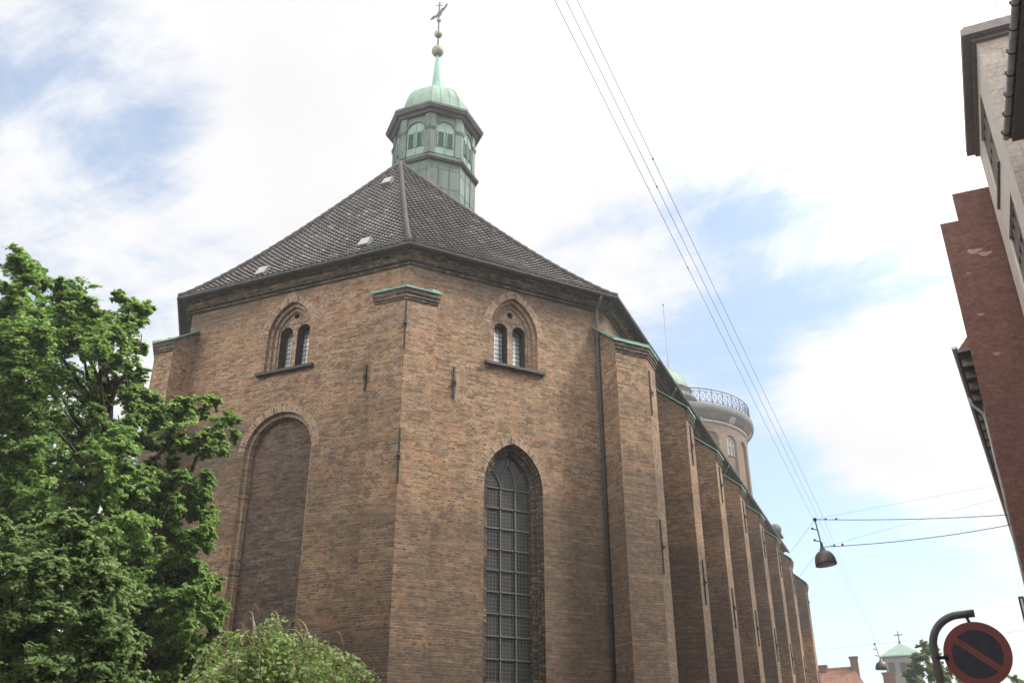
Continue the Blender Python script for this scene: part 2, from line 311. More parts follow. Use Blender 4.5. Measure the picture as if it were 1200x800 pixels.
M['leaf_low'] = leaf_mat('shrub_leaf', [(.15, (.085, .14, .05)), (.5, (.155, .24, .08)), (.85, (.26, .35, .13))])
M['leaf_weep'] = leaf_mat('weeping_leaf', [(.15, (.13, .2, .06)), (.5, (.22, .32, .10)), (.85, (.36, .46, .17))], .3)
M['leaf_far'] = leaf_mat('far_leaf', [(.15, (.09, .14, .06)), (.5, (.14, .2, .085)), (.85, (.2, .27, .12))])

# ------------------------------------------------------------------ ground
HAZE = .0014
def flat(name, x0, x1, y0, y1, z, mt, kind='structure'):
    b = MB(); b.face([(x0, y0, z), (x1, y0, z), (x1, y1, z), (x0, y1, z)]); return tag(b.build(name, mt, origin=((x0+x1)/2, (y0+y1)/2, z)), kind=kind)
flat('ground', -300, 300, -300, 300, -.004, M['earth'])
hz = MB(); hz.box(-304, 304, -304, 304, -1.1, 50)
mh = bpy.data.materials.new('haze_air'); mh.use_nodes = True; mh.node_tree.nodes.remove(mh.node_tree.nodes['Principled BSDF']); pv = N(mh.node_tree, 'ShaderNodeVolumePrincipled', i_Density=HAZE, i_Anisotropy=.3); pv.inputs['Color'].default_value = (.95, .96, 1, 1)
L(mh.node_tree, pv.outputs[0], mh.node_tree.nodes['Material Output'].inputs['Volume'])
if HAZE > 0: tag(hz.build('haze', mh, origin=(0, 0, -1.1)), kind='stuff')
flat('road', -4.3, -.8, -60, 110, .0, M['asphalt'])
b = MB(); b.box(-.68, 3.9, -60, 90, -.05, .12); tag(b.build('pavement', M['flag']), kind='structure')
b = MB(); b.box(-5.9, -4.42, -60, 90, -.05, .12); tag(b.build('pavement', M['flag']), kind='structure')
for x in (-.8, -4.42):
    b = MB()
    for k in range(150): b.box(x, x+.12, -60+k, -60+k+.985, -.05, .13)
    tag(b.build('kerb', M['granite']), kind='structure')

# ------------------------------------------------------------------ church: plan
XC, YC, LA, LB, PHI, OV = -12.1252, 20.9636, 8.6076, 7.356, .89039, .483
XAX = XC-LA/2; YW = 64.6; ZE = 16.6
cph, sph = cos(PHI), sin(PHI)
eave = [(XC, YC), (XC+LB*cph, YC+LB*sph), (XC+LB*cph, YW), (2*XAX-XC-LB*cph, YW), (2*XAX-XC-LB*cph, YC+LB*sph), (2*XAX-XC, YC)]
def offset(poly, d):                                        # CCW polygon, d > 0 outward
    out = []; n = len(poly)
    for k in range(n):
        p0, p1, p2 = (Vector(poly[k-1]), Vector(poly[k]), Vector(poly[(k+1) % n]))
        a = (p1-p0).normalized(); c = (p2-p1).normalized(); na = Vector((a.y, -a.x)); nc = Vector((c.y, -c.x))
        mm = (na+nc); mm = mm/(1+na.dot(nc)); q = p1+mm*d; out.append((q.x, q.y))
    return out
wall = offset(eave, -OV)
W1, W2, W0 = Vector((*wall[0], 0)), Vector((*wall[1], 0)), Vector((*wall[5], 0)); WN2 = Vector((*wall[4], 0))
XL = wall[1][0]                                             # plane of the long street wall
class Frame:                                                # a wall's own frame: u to the right, z up, d outward
    def __init__(s, M0, t, n): s.M, s.t, s.n = Vector(M0), Vector(t), Vector(n)
    def __call__(s, u, z, d=0): p = s.M+s.t*u+s.n*d; return Vector((p.x, p.y, z))
FE = Frame((XAX, YC+OV, 0), (1, 0, 0), (0, -1, 0))
mS = (Vector((*eave[0], 0))+Vector((*eave[1], 0)))/2; nS = Vector((sph, -cph, 0)); FS = Frame(mS-nS*OV, (cph, sph, 0), nS)
church = thing('church', 'brown brick church with polygonal end, steep dark tiled roof and green copper turret', 'church', (XAX, 40, 0))

def arch(c, hw, z0, zs, rise, inset=0.0, n=14):             # pointed (or round) opening outline, left foot up and over to the right foot
    r = (hw*hw+rise*rise)/(2*hw); rr = r-inset; off = r-hw; h = sqrt(max(rr*rr-off*off, 1e-6)); a1 = atan2(h, off)
    left = [(c+off-rr*cos(a1*k/n), zs+rr*sin(a1*k/n)) for k in range(n+1)]
    right = [(2*c-x, z) for x, z in left[:-1]][::-1]
    z0 = z0
    return [(left[0][0], z0)]+left+right+[(right[-1][0], z0)]
def panel(b, fr, outer, holes, d, mi=0):
    loops = [outer]+holes; flatp = [p for l in loops for p in l]
    tris = tessellate_polygon([[Vector((x, z, 0)) for x, z in l] for l in loops])
    for t in tris:
        pts = [flatp[i] for i in t]
        if (pts[1][0]-pts[0][0])*(pts[2][1]-pts[0][1])-(pts[2][0]-pts[0][0])*(pts[1][1]-pts[0][1]) < 0: pts = pts[::-1]
        b.face([fr(x, z, d) for x, z in pts], [(x, z) for x, z in pts], mi)
def strip(b, fr, l0, d0, l1, d1, mi=0, closed=True):
    s = 0; n = len(l0)
    for k in range(n if closed else n-1):
        a, c = l0[k], l0[(k+1) % n]; a1, c1 = l1[k], l1[(k+1) % n]; ds = hypot(c[0]-a[0], c[1]-a[1])
        wdt = hypot(a1[0]-a[0], a1[1]-a[1])+abs(d1-d0)
        b.face([fr(*a, d0), fr(*c, d0), fr(*c1, d1), fr(*a1, d1)], [(0, s), (0, s+ds), (wdt, s+ds), (wdt, s)], mi); s += ds
# ------------------------------------------------------------------ church: walls with their openings
wb = MB()
UPS = dict(c=.08, hw=.83, z0=13.6, zs=14.78, rise=1.22); UPE = dict(c=-.08, hw=.82, z0=13.55, zs=14.78, rise=1.12)
BIG = dict(c=.05, hw=.95, z0=3.2, zs=9.85, rise=1.30); BLD = dict(c=-.06, hw=1.2, z0=2.6, zs=10.95, rise=1.22)
uE = (W1-W0).length/2; uS0 = (W1-FS.M).dot(FS.t); uS1 = (W2-FS.M).dot(FS.t)
ZT = 16.6
panel(wb, FE, [(-uE, 0), (uE, 0), (uE, ZT), (-uE, ZT)], [arch(**UPE), arch(**BLD)], 0)
panel(wb, FS, [(uS0, 0), (uS1, 0), (uS1, ZT), (uS0, ZT)], [arch(**UPS), arch(**BIG)], 0)
for k in (1, 2, 3, 4):
    p, q = wall[k], wall[(k+1) % 6]; wb.face([(*p, 0), (*q, 0), (*q, ZT), (*p, ZT)])
wb.box(XAX-8.3, XL-.05, YW-.4, YW+2.2, 0, 17.3)
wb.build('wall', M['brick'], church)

def ring(name, fr, a, par, out=.23):                         # radial bricks round an arch head
    b = MB(); li = arch(**a)[1:-1]; lo = arch(**a, inset=-out)[1:-1]
    strip(b, fr, li, .004, lo, .004, 0, False)
    return b.build(name, M['brick_rim'], par)
def upper_window(fr, a, label):
    b = MB(); l0 = arch(**a); l1 = arch(**a, inset=.11); l2 = arch(**a, inset=.22)
    strip(b, fr, l0, 0, l0, -.12, 1); strip(b, fr, l0, -.12, l1, -.12, 0); strip(b, fr, l1, -.12, l1, -.22, 1); strip(b, fr, l1, -.22, l2, -.22, 0); strip(b, fr, l2, -.22, l2, -.28, 1)
    lights = [arch(a['c']+s*.315, .225, a['z0'], a['zs']+.17, .225) for s in (-1, 1)]
    oc = [(a['c']+.1*cos(2*pi*k/16), a['zs']+.74+.1*sin(2*pi*k/16)) for k in range(16)]
    panel(b, fr, l2, lights+[oc], -.28, 0)
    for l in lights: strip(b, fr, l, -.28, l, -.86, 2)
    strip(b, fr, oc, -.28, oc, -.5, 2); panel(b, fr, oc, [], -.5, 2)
    wnd = b.build('window', [M['brick_rim'], M['brick'], M['soot_dark']], church); wnd['label'] = label
    for l in lights:
        p = MB(); panel(p, fr, l, [], -.62, 0); p.build('pane', M['pane_light'], wnd)
        f = MB(); strip(f, fr, l, -.60, [(x+(a_-x)*.08, z) for (x, z), a_ in zip(l, [sum(q[0] for q in l)/len(l)]*len(l))], -.60, 0)
        f.build('window_frame', M['iron'], wnd)
    for l in lights:
        rg = MB(); c = sum(q[0] for q in l)/len(l)
        strip(rg, fr, arch(c, .225, a['z0'], a['zs']+.17, .225)[1:-1], -.275, arch(c, .225, a['z0'], a['zs']+.17, .225, inset=-.09)[1:-1], -.275, 0, False); rg.build('arch_ring', M['brick_rim'], wnd)
    sl_ = MB(); c = a['c']; z = a['z0']
    vs = [fr(c-1.02, z-.09, -.02), fr(c+1.02, z-.09, -.02), fr(c+1.02, z-.09, .16), fr(c-1.02, z-.09, .16)]
    vt = [fr(c-1.02, z+.03, -.02), fr(c+1.02, z+.03, -.02), fr(c+1.02, z-.01, .16), fr(c-1.02, z-.01, .16)]
    sl_.hexa(vs, vt)
    vs = [fr(c-.83, z-.01, -.9), fr(c+.83, z-.01, -.9), fr(c+.83, z-.01, -.022), fr(c-.83, z-.01, -.022)]
    vt = [fr(c-.83, z+.05, -.9), fr(c+.83, z+.05, -.9), fr(c+.83, z+.03, -.022), fr(c-.83, z+.03, -.022)]
    sl_.hexa(vs, vt); sl_.build('sill', M['slate_sill'], wnd)
    ring('arch_ring', fr, a, wnd)
upper_window(FE, UPE, 'twin light window under a round hole, above the bricked up arch')
upper_window(FS, UPS, 'twin light window under a round hole, above the tall leaded window')
# tall leaded window
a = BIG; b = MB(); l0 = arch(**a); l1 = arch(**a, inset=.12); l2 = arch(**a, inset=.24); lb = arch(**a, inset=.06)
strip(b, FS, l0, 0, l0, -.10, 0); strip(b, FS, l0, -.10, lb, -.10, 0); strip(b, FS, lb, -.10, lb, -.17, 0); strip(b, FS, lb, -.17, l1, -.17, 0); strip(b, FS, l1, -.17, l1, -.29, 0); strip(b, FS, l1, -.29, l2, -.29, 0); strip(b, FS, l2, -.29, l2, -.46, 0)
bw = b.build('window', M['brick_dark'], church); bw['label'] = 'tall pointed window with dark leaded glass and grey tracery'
p = MB(); panel(p, FS, l2, [], -.42); p.build('pane', M['pane_dark'], bw)
t = MB(); c = a['c']; hw = a['hw']-.24; n = FS.n
for s in (-1, 1): t.bar(FS(c+s*hw*.34, 3.2, -.405), FS(c+s*hw*.34, a['zs']+.08, -.405), .035, .04, n)
z = a['zs']+.02
while z > 3.3:
    t.bar(FS(c-hw, z, -.41), FS(c+hw, z, -.41), .035, .035, n)
    for s in (-1, 1): t.ball(FS(c+s*hw*.34, z, -.37), .032)
    z -= .59
def arcbar(u0, z0, u1, z1, bulge):
    pts = []
    for k in range(9):
        f = k/8; u = u0+(u1-u0)*f; z_ = z0+(z1-z0)*f+bulge*sin(pi*f)*abs(z1-z0)*0; u += bulge*sin(pi*f); pts.append(FS(u, z_, -.39))
    t.tube(pts, .018, 5)
zc = a['zs']+.08
arcbar(c-hw*.34, zc, c, zc+.72, -.05); arcbar(c+hw*.34, zc, c, zc+.72, .05)
arcbar(c-hw*.34, zc, c-hw*.78, zc+.5, .06); arcbar(c+hw*.34, zc, c+hw*.78, zc+.5, -.06)
arcbar(c-hw*.12, zc+.55, c+hw*.0, zc+.86, .05); arcbar(c+hw*.12, zc+.55, c, zc+.86, -.05)
t.build('tracery', M['lead'], bw); ring('arch_ring', FS, a, bw)
# blind arch
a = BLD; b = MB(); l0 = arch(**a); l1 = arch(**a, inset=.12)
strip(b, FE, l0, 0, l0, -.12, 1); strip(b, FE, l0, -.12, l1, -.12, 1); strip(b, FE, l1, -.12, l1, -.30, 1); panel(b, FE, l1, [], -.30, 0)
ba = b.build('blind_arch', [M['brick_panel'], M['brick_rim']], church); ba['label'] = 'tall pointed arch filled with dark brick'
ring('arch_ring', FE, a, ba)

def sweep(b, prof, mi=0, skip=()):                          # profile [(d, z)] swept round the wall polygon
    lp = [offset(wall, d) for d, z in prof]
    for k in range(6):
        if k in skip: continue
        for j in range(len(prof)-1):
            b.face([(*lp[j][k], prof[j][1]), (*lp[j][(k+1) % 6], prof[j][1]), (*lp[j+1][(k+1) % 6], prof[j+1][1]), (*lp[j+1][k], prof[j+1][1])], m=mi)
b = MB(); sweep(b, [(0, 16.27), (.07, 16.27), (.07, 16.36), (.16, 16.365), (.16, 16.44)], 1, skip=(2,)); sweep(b, [(.16, 16.44), (.19, 16.445), (.19, 16.60), (.27, 16.605), (.27, 16.68), (.2, 16.7)], skip=(2,)); b.build('cornice', [M['brick_cornice'], M['brick_dark']], church)
b = MB(); sweep(b, [(.273, 16.66), (.43, 16.665)], skip=(2,)); b.build('soffit', M['soffit'], church)
b = MB(); gr = .075; gp = [(.485+gr*cos(pi+pi*k/6), 16.69+gr*sin(pi+pi*k/6)) for k in range(7)]
sweep(b, gp+[(.56, 16.705), (.41, 16.70)], skip=(2,))
b.build('gutter', M['gutter'], church)

# ------------------------------------------------------------------ church: roof of glazed pantiles
APX = Vector((XAX, 27.3, 25.2)); RW = Vector((XAX, YW, 25.2)); ev = offset(wall, .50); ZR = 16.72
def slope(b, P0, P1, T0, T1, rows, tw, fine=4, amp=.03, step=.055):
    P0, P1, T0, T1 = map(Vector, (P0, P1, T0, T1)); e = (P1-P0).normalized(); Lw = (P1-P0).length
    nrm = (P1-P0).cross((T0+T1)/2-P0).normalized()
    if nrm.z < 0: nrm = -nrm
    h = T0.z-P0.z
    def pt(A, B, t): q = A.lerp(B, t); q.z -= h*.045*sin(pi*t**.72); return q
    ncol = int(Lw/tw); du = Lw/ncol
    for j in range(rows):
        ta, tb = j/rows, (j+1)/rows
        la, ra, lb, rb = pt(P0, T0, ta), pt(P1, T1, ta), pt(P0, T0, tb), pt(P1, T1, tb)
        ula, ura, ulb, urb = [(q-P0).dot(e) for q in (la, ra, lb, rb)]
        va = []; vb = []; us = []
        for i in range(ncol*fine+1):
            u = i*du/fine; ua = min(max(u, ula), ura); ub = min(max(u, ulb), urb)
            wv = amp*(sin(2*pi*u/du)+.35*sin(4*pi*u/du+.6))
            va.append(la+e*(ua-ula)+nrm*(wv+step)); vb.append(lb+e*(ub-ulb)+nrm*(wv*.9)); us.append((u, ua, ub))
        for i in range(ncol*fine):
            if us[i+1][1]-us[i][1] < 1e-5 and us[i+1][2]-us[i][2] < 1e-5: continue
            cu = (i//fine)+.01; uvs = [(cu+.1, j+.1), (cu+.8, j+.1), (cu+.8, j+.8), (cu+.1, j+.8)]
            b.face([va[i], va[i+1], vb[i+1], vb[i]], uvs)
            if us[i+1][1]-us[i][1] > 1e-5: b.face([va[i]-nrm*step*1.25, va[i+1]-nrm*step*1.25, va[i+1], va[i]], uvs)
rb_ = MB(); E_ = [Vector((*p, ZR)) for p in ev]
slope(rb_, E_[5], E_[0], APX, APX, 46, .205, 4, .026, .045); slope(rb_, E_[0], E_[1], APX, APX, 46, .205, 4, .026, .045)
slope(rb_, E_[1], E_[2], APX, RW, 34, .27, 2); slope(rb_, E_[4], E_[5], APX, APX, 20, .5, 2); slope(rb_, E_[3], E_[4], RW, APX, 16, .8, 2)
rb_.face([E_[2], E_[3], RW])
roof = rb_.build('roof', M['tile'], church)
def hip(A, B, n=30):
    h = B.z-A.z; pts = []; rs = []
    for k in range(n):
        for f, r in ((0.02, .10), (.93, .078)):
            t = (k+f)/n; q = A.lerp(B, t); q.z += -h*.045*sin(pi*t**.72)+.05; pts.append(q); rs.append(r)
    return pts, rs
b = MB()
for A in (E_[0], E_[1], E_[5], E_[4]): b.tube(*hip(A, APX), 8)
b.tube([APX+Vector((0, 0, .05)), RW+Vector((0, 0, .05))], .13, 8)
b.build('ridge_tiles', M['ridge'], roof)
nE = Vector((0, -1, 0)); 
for x, y, z in [(-17.88, 21.56, 17.4), (-14.25, 21.91, 17.88), (-16.07, 25.94, 23.35)]:       # roof hatches on the face with the blind arch
    t_ = (z-ZR)/(25.2-ZR); base = Vector((x, y-.09, z+.06)); base.z -= 8.48*.045*sin(pi*t_**.72); up = (APX-Vector((XAX, E_[0].y, ZR))).normalized(); nn = Vector((0, -up.z, up.y)); rt = Vector((1, 0, 0))
    c = base; b = MB(); q = [c-rt*.2-up*.24, c+rt*.2-up*.24, c+rt*.2+up*.24, c-rt*.2+up*.24]
    tp = [q[0]+nn*.06, q[1]+nn*.06, q[2]+nn*.12, q[3]+nn*.12]; b.hexa([v-nn*.05 for v in q], tp)
    sk = b.build('skylight', M['copper_grey'], roof); g = MB(); tp2 = [Vector(v)*1.0 for v in tp]; cc = sum(tp2, Vector())/4
    g.hexa([cc+(v-cc)*.86+nn*.003 for v in tp2], [cc+(v-cc)*.86+nn*.02 for v in tp2]); g.build('pane', M['hatch_glass'], sk)

# ------------------------------------------------------------------ church: buttresses
def intersect(p, n1, n2, d1, d2):                           # corner of two offset walls meeting at p
    D_ = n1.x*n2.y-n1.y*n2.x; c1, c2 = n1.dot(p)+d1, n2.dot(p)+d2
    return Vector(((c1*n2.y-c2*n1.y)/D_, (n1.x*c2-n2.x*c1)/D_, 0))
def anchor(par, p, n, h=1.0, tdir=None):
    b = MB(); p = Vector(p); n = Vector(n); q = p+Vector((0, 0, h)); b.bar(p, q, .055, .05, n); mid = p.lerp(q, .5); b.ball(mid+n*.06, .06)
    b.bar(mid+Vector((0, 0, -.10)), mid+Vector((0, 0, .10)), .10, .07, n)
    return b.build('wall_anchor', M['iron'], par)
def buttress(plan, zw, zf, capped=True, label=None):         # plan: (point, on_wall, outward dir)
    b = MB(); bot = [Vector((p.x, p.y, 0)) for p, onw, o in plan]; top = [Vector((p.x, p.y, zw if onw else zf)) for p, onw, o in plan]; n = len(plan)
    for k in range(n):
        if plan[k][1] and plan[(k+1) % n][1]: continue
        b.face([bot[k], bot[(k+1) % n], top[(k+1) % n], top[k]])
    b.face(top)
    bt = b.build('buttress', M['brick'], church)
    if label: bt['label'] = label
    mb = MB()                                               # corbelled courses under the cap
    for j, (g, za, zb) in enumerate(((.03, .34, .25), (.06, .25, .14), (.09, .14, .03))):
        pl = [p+o*g for p, onw, o in plan]
        for k in range(n):
            k2 = (k+1) % n
            if plan[k][1] or plan[k2][1]: continue
            A, B = pl[k], pl[k2]; A0, B0 = plan[k][0], plan[k2][0]
            lo = [Vector((A.x, A.y, zf-za)), Vector((B.x, B.y, zf-za)), Vector((B0.x, B0.y, zf-za)), Vector((A0.x, A0.y, zf-za))]
            mb.hexa(lo, [v+Vector((0, 0, za-zb)) for v in lo])
    mb.build('corbel_course', M['brick_dark'], bt)
    cb = MB(); g = .13; pl = [p+o*g for p, onw, o in plan]; dz = (zw-zf)
    lo = [Vector((p.x, p.y, (zw if pp[1] else zf-.02)+.015)) for p, pp in zip(pl, plan)]
    cb.hexa(lo, [v+Vector((0, 0, .055)) for v in lo])
    if capped:
        fr_ = [k for k in range(n) if not plan[k][1]]; wl = [k for k in range(n) if plan[k][1]]
        for f in (.15, .5, .85):                            # standing seams down the slope
            a1 = lo[fr_[0]].lerp(lo[fr_[-1]], f) if len(fr_) == 2 else (lo[fr_[0]].lerp(lo[fr_[1]], f*2) if f < .5 else lo[fr_[1]].lerp(lo[fr_[2]], f*2-1))
            a0 = lo[wl[-1]].lerp(lo[wl[0]], f) if len(fr_) == 2 else lo[wl[-1]].lerp(lo[wl[0]], f)
            cb.tube([a0+Vector((0, 0, .07)), a1+Vector((0, 0, .07))], .022, 5)
    cb.build('copper_cap' if capped else 'brick_cap', M['copper'] if capped else M['brick_dark'], bt)
    return bt
def corner_plan(W, t1, n1, w1, d1, t2, n2, w2, d2):          # t1: along wall 1 towards W; t2: along wall 2 away from W
    A0 = W-t1*w1; A1 = A0+n1*d1; B = intersect(W, n1, n2, d1, d2); D0 = W+t2*w2; D1 = D0+n2*d2; bis = (n1+n2); bis = bis/(1+n1.dot(n2))
    return [(A0, True, -t1), (A1, False, n1-t1), (B, False, bis), (D1, False, n2+t2), (D0, True, t2)]
tE, nEe, tS, tL, nL = Vector((1, 0, 0)), Vector((0, -1, 0)), FS.t, Vector((0, 1, 0)), Vector((1, 0, 0))
cb0 = buttress(corner_plan(W1, tE, nEe, .70, .68, tS, nS, .64, .68), 15.55, 15.02, label='corner buttress between the two polygon faces, with hipped copper cap')
Bc = intersect(W1, nEe, nS, .68, .68); bis = (nEe+nS).normalized(); anchor(cb0, (Bc.x, Bc.y, 13.1), bis, 1.55); anchor(cb0, (Bc.x, Bc.y, 9.2), bis, 1.5)
buttress(corner_plan(W2, tS, nS, .36, 1.0, tL, nL, 27.80-W2.y, 1.3), 15.62, 14.75, label='corner buttress beside the downpipe at the street side')
nN = Vector((-sph, -cph, 0)); tN = Vector((cph, -sph, 0))
buttress(corner_plan(W0, tN, nN, .7, .9, tE, nEe, .30, .9), 15.55, 14.85, label='corner buttress behind the tree')
for y in (32.0, 37.1, 42.2, 47.3, 52.4, 57.5, 64.1):
    last = y > 60; d = 1.3; zf = 14.6 if not last else 14.45
    plan = [(Vector((XL, y, 0)), True, Vector((0, -1, 0))), (Vector((XL+d, y, 0)), False, Vector((1, -.35, 0))), (Vector((XL+d, y+1.15, 0)), False, Vector((1, .35, 0))), (Vector((XL, y+1.15, 0)), True, Vector((0, 1, 0)))]
    bt = buttress(plan, 15.72, zf, not last)
    for z in (12.6, 7.7): anchor(bt, (XL+d, y+.5, z), nL, 1.5)
cbt = [o for o in church.children if o.name.startswith('buttress')][1]
anchor(cbt, (XL+1.3, 26.95, 7.6), nL, 1.6); anchor(cbt, (XL+1.3, 26.95, 12.5), nL, 1.5)
anchor(church, FS(-1.92, 12.2, 0), nS, 1.0); anchor(church, FE(2.78, 12.38, 0), nEe, .8)
# downpipes
b = MB(); u = 3.08
b.tube([FS(u, 16.66, .47), FS(u, 16.5, .42), FS(u, 16.28, .17), FS(u, 16.1, .13), FS(u, 0, .13)], .058, 10)
for z in (15.2, 12.4, 9.6, 6.8, 4, 1.2): b.tube([FS(u, z-.03, .13), FS(u, z+.03, .13)], .073, 10); b.bar(FS(u, z, 0), FS(u, z+.001, .0)+Vector((0, 0, .03)), .05, .13, nS)
b.build('downpipe', M['pipe'], church)
for y in (34.6, 45.0, 55.2):
    b = MB(); b.tube([(XL+.47, y, 16.66), (XL+.42, y, 16.45), (XL+.2, y, 16.2), (XL+.16, y, 15.9), (XL+.16, y, .1)], .05, 8); b.build('downpipe', M['pipe'], church)
b = MB(); b.box(-8.75, -7.95, 65.4, 66.6, 17.3, 17.45); b.box(-8.6, -8.05, 65.7, 66.4, 17.45, 18.1); b.box(-8.7, -7.9, 65.6, 66.6, 18.1, 18.22); b.ball((-8.33, 66.1, 18.62), .42); b.build('finial', M['ledge'], church)

# ------------------------------------------------------------------ church: turret
TX, TY = XAX, 30.1
R8 = pi/8
tb = MB(); tb.lathe((TX, TY), [(1.84, 21.5), (1.84, 26.05)], 8, rot=R8, smooth=False)
turret = tb.build('turret', M['copper_grey'], church); turret['label'] = 'green copper ridge turret with louvred belfry, domed cap and weathervane'
def oct_face(k, R): a = k*pi/4; ap = R*cos(R8); return Vector((TX+ap*cos(a), TY+ap*sin(a), 0)), Vector((-sin(a), cos(a), 0)), Vector((cos(a), sin(a), 0))
b = MB()
for k in range(8):
    c, t_, n = oct_face(k, 1.84)
    for u in (-.24, .24): b.bar(c+t_*u+Vector((0, 0, 21.6)), c+t_*u+Vector((0, 0, 26.04)), .03, .03, n)
    for z in (25.55, 24.6, 23.6): b.bar(c-t_*.66+Vector((0, 0, z+.1*((k*7) % 3))), c+t_*.66+Vector((0, 0, z+.1*((k*7) % 3))), .016, .012, n)
    a_ = k*pi/4+R8; b.tube([(TX+1.84*cos(a_), TY+1.84*sin(a_), 21.6), (TX+1.84*cos(a_), TY+1.84*sin(a_), 26.04)], .025, 6)
b.build('seam', M['copper_grey'], turret)
b = MB(); b.lathe((TX, TY), [(1.85, 26.02), (1.95, 26.02), (2.02, 26.10), (2.02, 26.18), (1.94, 26.26), (1.82, 26.36), (1.78, 26.4)], 8, rot=R8, smooth=False); b.build('string_course', M['copper_dark'], turret)
b = MB(); b.lathe((TX, TY), [(1.76, 26.38), (1.76, 28.6)], 8, rot=R8, smooth=False)
for k in range(8):                                          # corner pilasters with capitals
    a_ = k*pi/4+R8
    for s in (-1, 1):
        c, t_, n = oct_face(k if s > 0 else k+1, 1.76); hwf = 1.76*sin(R8)
        u0, u1 = (hwf-.23, hwf+.02) if s > 0 else (-hwf-.02, -hwf+.23)
        for z0, z1, e in ((26.38, 28.52, .07), (27.66, 27.74, .10), (27.74, 27.83, .13), (26.38, 26.52, .09)):
            lo = [c+t_*u0+n*(-.02)+Vector((0, 0, z0)), c+t_*u1+n*(-.02)+Vector((0, 0, z0)), c+t_*u1+n*e+Vector((0, 0, z0)), c+t_*u0+n*e+Vector((0, 0, z0))]
            b.hexa(lo, [v+Vector((0, 0, z1-z0)) for v in lo])
b.build('belfry', M['copper_grey'], turret)
for k in range(8):
    c, t_, n = oct_face(k, 1.76); fr = Frame(c, t_, n); b = MB()
    A = dict(c=0, hw=.43, z0=26.46, zs=27.72, rise=.43)
    l0 = arch(**A); panel(b, fr, l0, [], .02, 0)
    lo_ = arch(**A, inset=-.055); strip(b, fr, l0[1:-1], .075, lo_[1:-1], .075, 1, False); strip(b, fr, l0[1:-1], .0, l0[1:-1], .075, 1, False); strip(b, fr, lo_[1:-1], .075, lo_[1:-1], 0, 1, False)
    b.bar(fr(0, 26.5, .02), fr(0, 28.1, .02), .03, .03, n, 0)
    for s in (-1, 1):
        u0 = s*.205; b.bar(fr(u0, 26.86, .021), fr(u0, 27.62, .021), .25, .006, n, 2)
        for j in range(9):
            z = 26.89+j*.082; b.hexa([fr(u0-.125, z, .027), fr(u0+.125, z, .027), fr(u0+.125, z-.03, .075), fr(u0-.125, z-.03, .075)], [fr(u0-.125, z+.02, .027), fr(u0+.125, z+.02, .027), fr(u0+.125, z-.012, .075), fr(u0-.125, z-.012, .075)], 3)
        for e in (-.14, .14): b.bar(fr(u0+e, 26.84, .02), fr(u0+e, 27.64, .02), .03, .06, n, 0)
    b.build('louvred_window', [M['copper_panel'], M['copper_dark'], M['black'], M['louvre']], turret)
b = MB(); b.lathe((TX, TY), [(1.7, 28.45), (1.92, 28.5), (1.96, 28.58), (2.12, 28.62), (2.16, 28.7), (2.2, 28.72), (2.2, 28.84), (1.7, 28.94)], 8, rot=R8, smooth=False); b.build('cornice', M['copper_dark'], turret)
DP = [(1.72, 28.9), (1.70, 29.15), (1.66, 29.5), (1.56, 29.9), (1.40, 30.25), (1.18, 30.55), (.9, 30.8), (.55, 31.0), (.26, 31.12)]
b = MB(); b.lathe((TX, TY), DP, 8, rot=R8, smooth=False)
for k in range(8):
    a_ = k*pi/4+R8; b.tube([(TX+r*cos(a_), TY+r*sin(a_), z) for r, z in DP], .028, 5)
    for f in (.33, .67):
        pts = []
        for r, z in DP:
            p0 = Vector((r*cos(a_), r*sin(a_), z)); p1 = Vector((r*cos(a_+pi/4), r*sin(a_+pi/4), z)); q = p0.lerp(p1, f); pts.append((TX+q.x, TY+q.y, q.z))
        b.tube(pts, .02, 5)
b.build('dome', M['copper_light'], turret)
b = MB(); b.lathe((TX, TY), [(.30, 31.05), (.25, 31.2), (.2, 31.7), (.14, 32.4), (.08, 33.1), (.05, 33.4)], 8, rot=R8, smooth=False); b.build('spire', M['copper'], turret)
b = MB(); b.tube([(TX, TY, 33.2), (TX, TY, 36.75)], .035, 6); b.build('rod', M['iron'], turret)
for z, r in ((33.64, .29), (34.70, .19), (35.6, .11)): b = MB(); b.ball((TX, TY, z), r); b.build('ball', M['gilt'], turret)
b = MB()                                                    # flat cut weathervane, a few centimetres thick
vd = Vector((.55, .35, .0)).normalized(); vn = Vector((-vd.y, vd.x, 0)); c0 = Vector((TX, TY, 36.1))
prof = [(-.42, -.55), (-.30, -.30), (-.14, -.22), (-.05, .02), (.02, .05), (.12, .30), (.20, .32), (.34, .62), (.40, .60), (.26, .22), (.16, .12), (.12, -.10), (.02, -.28), (-.16, -.36), (-.28, -.48)]
q0 = [c0+vd*x+Vector((0, 0, z)) for x, z in prof]; b.hexa([v-vn*.02 for v in q0], [v+vn*.02 for v in q0])
b.bar(c0+vd*-.18+Vector((0, 0, .42)), c0+vd*.18+Vector((0, 0, .5)), .02, .02, vn)
b.build('weathervane', M['copper_dark'], turret)

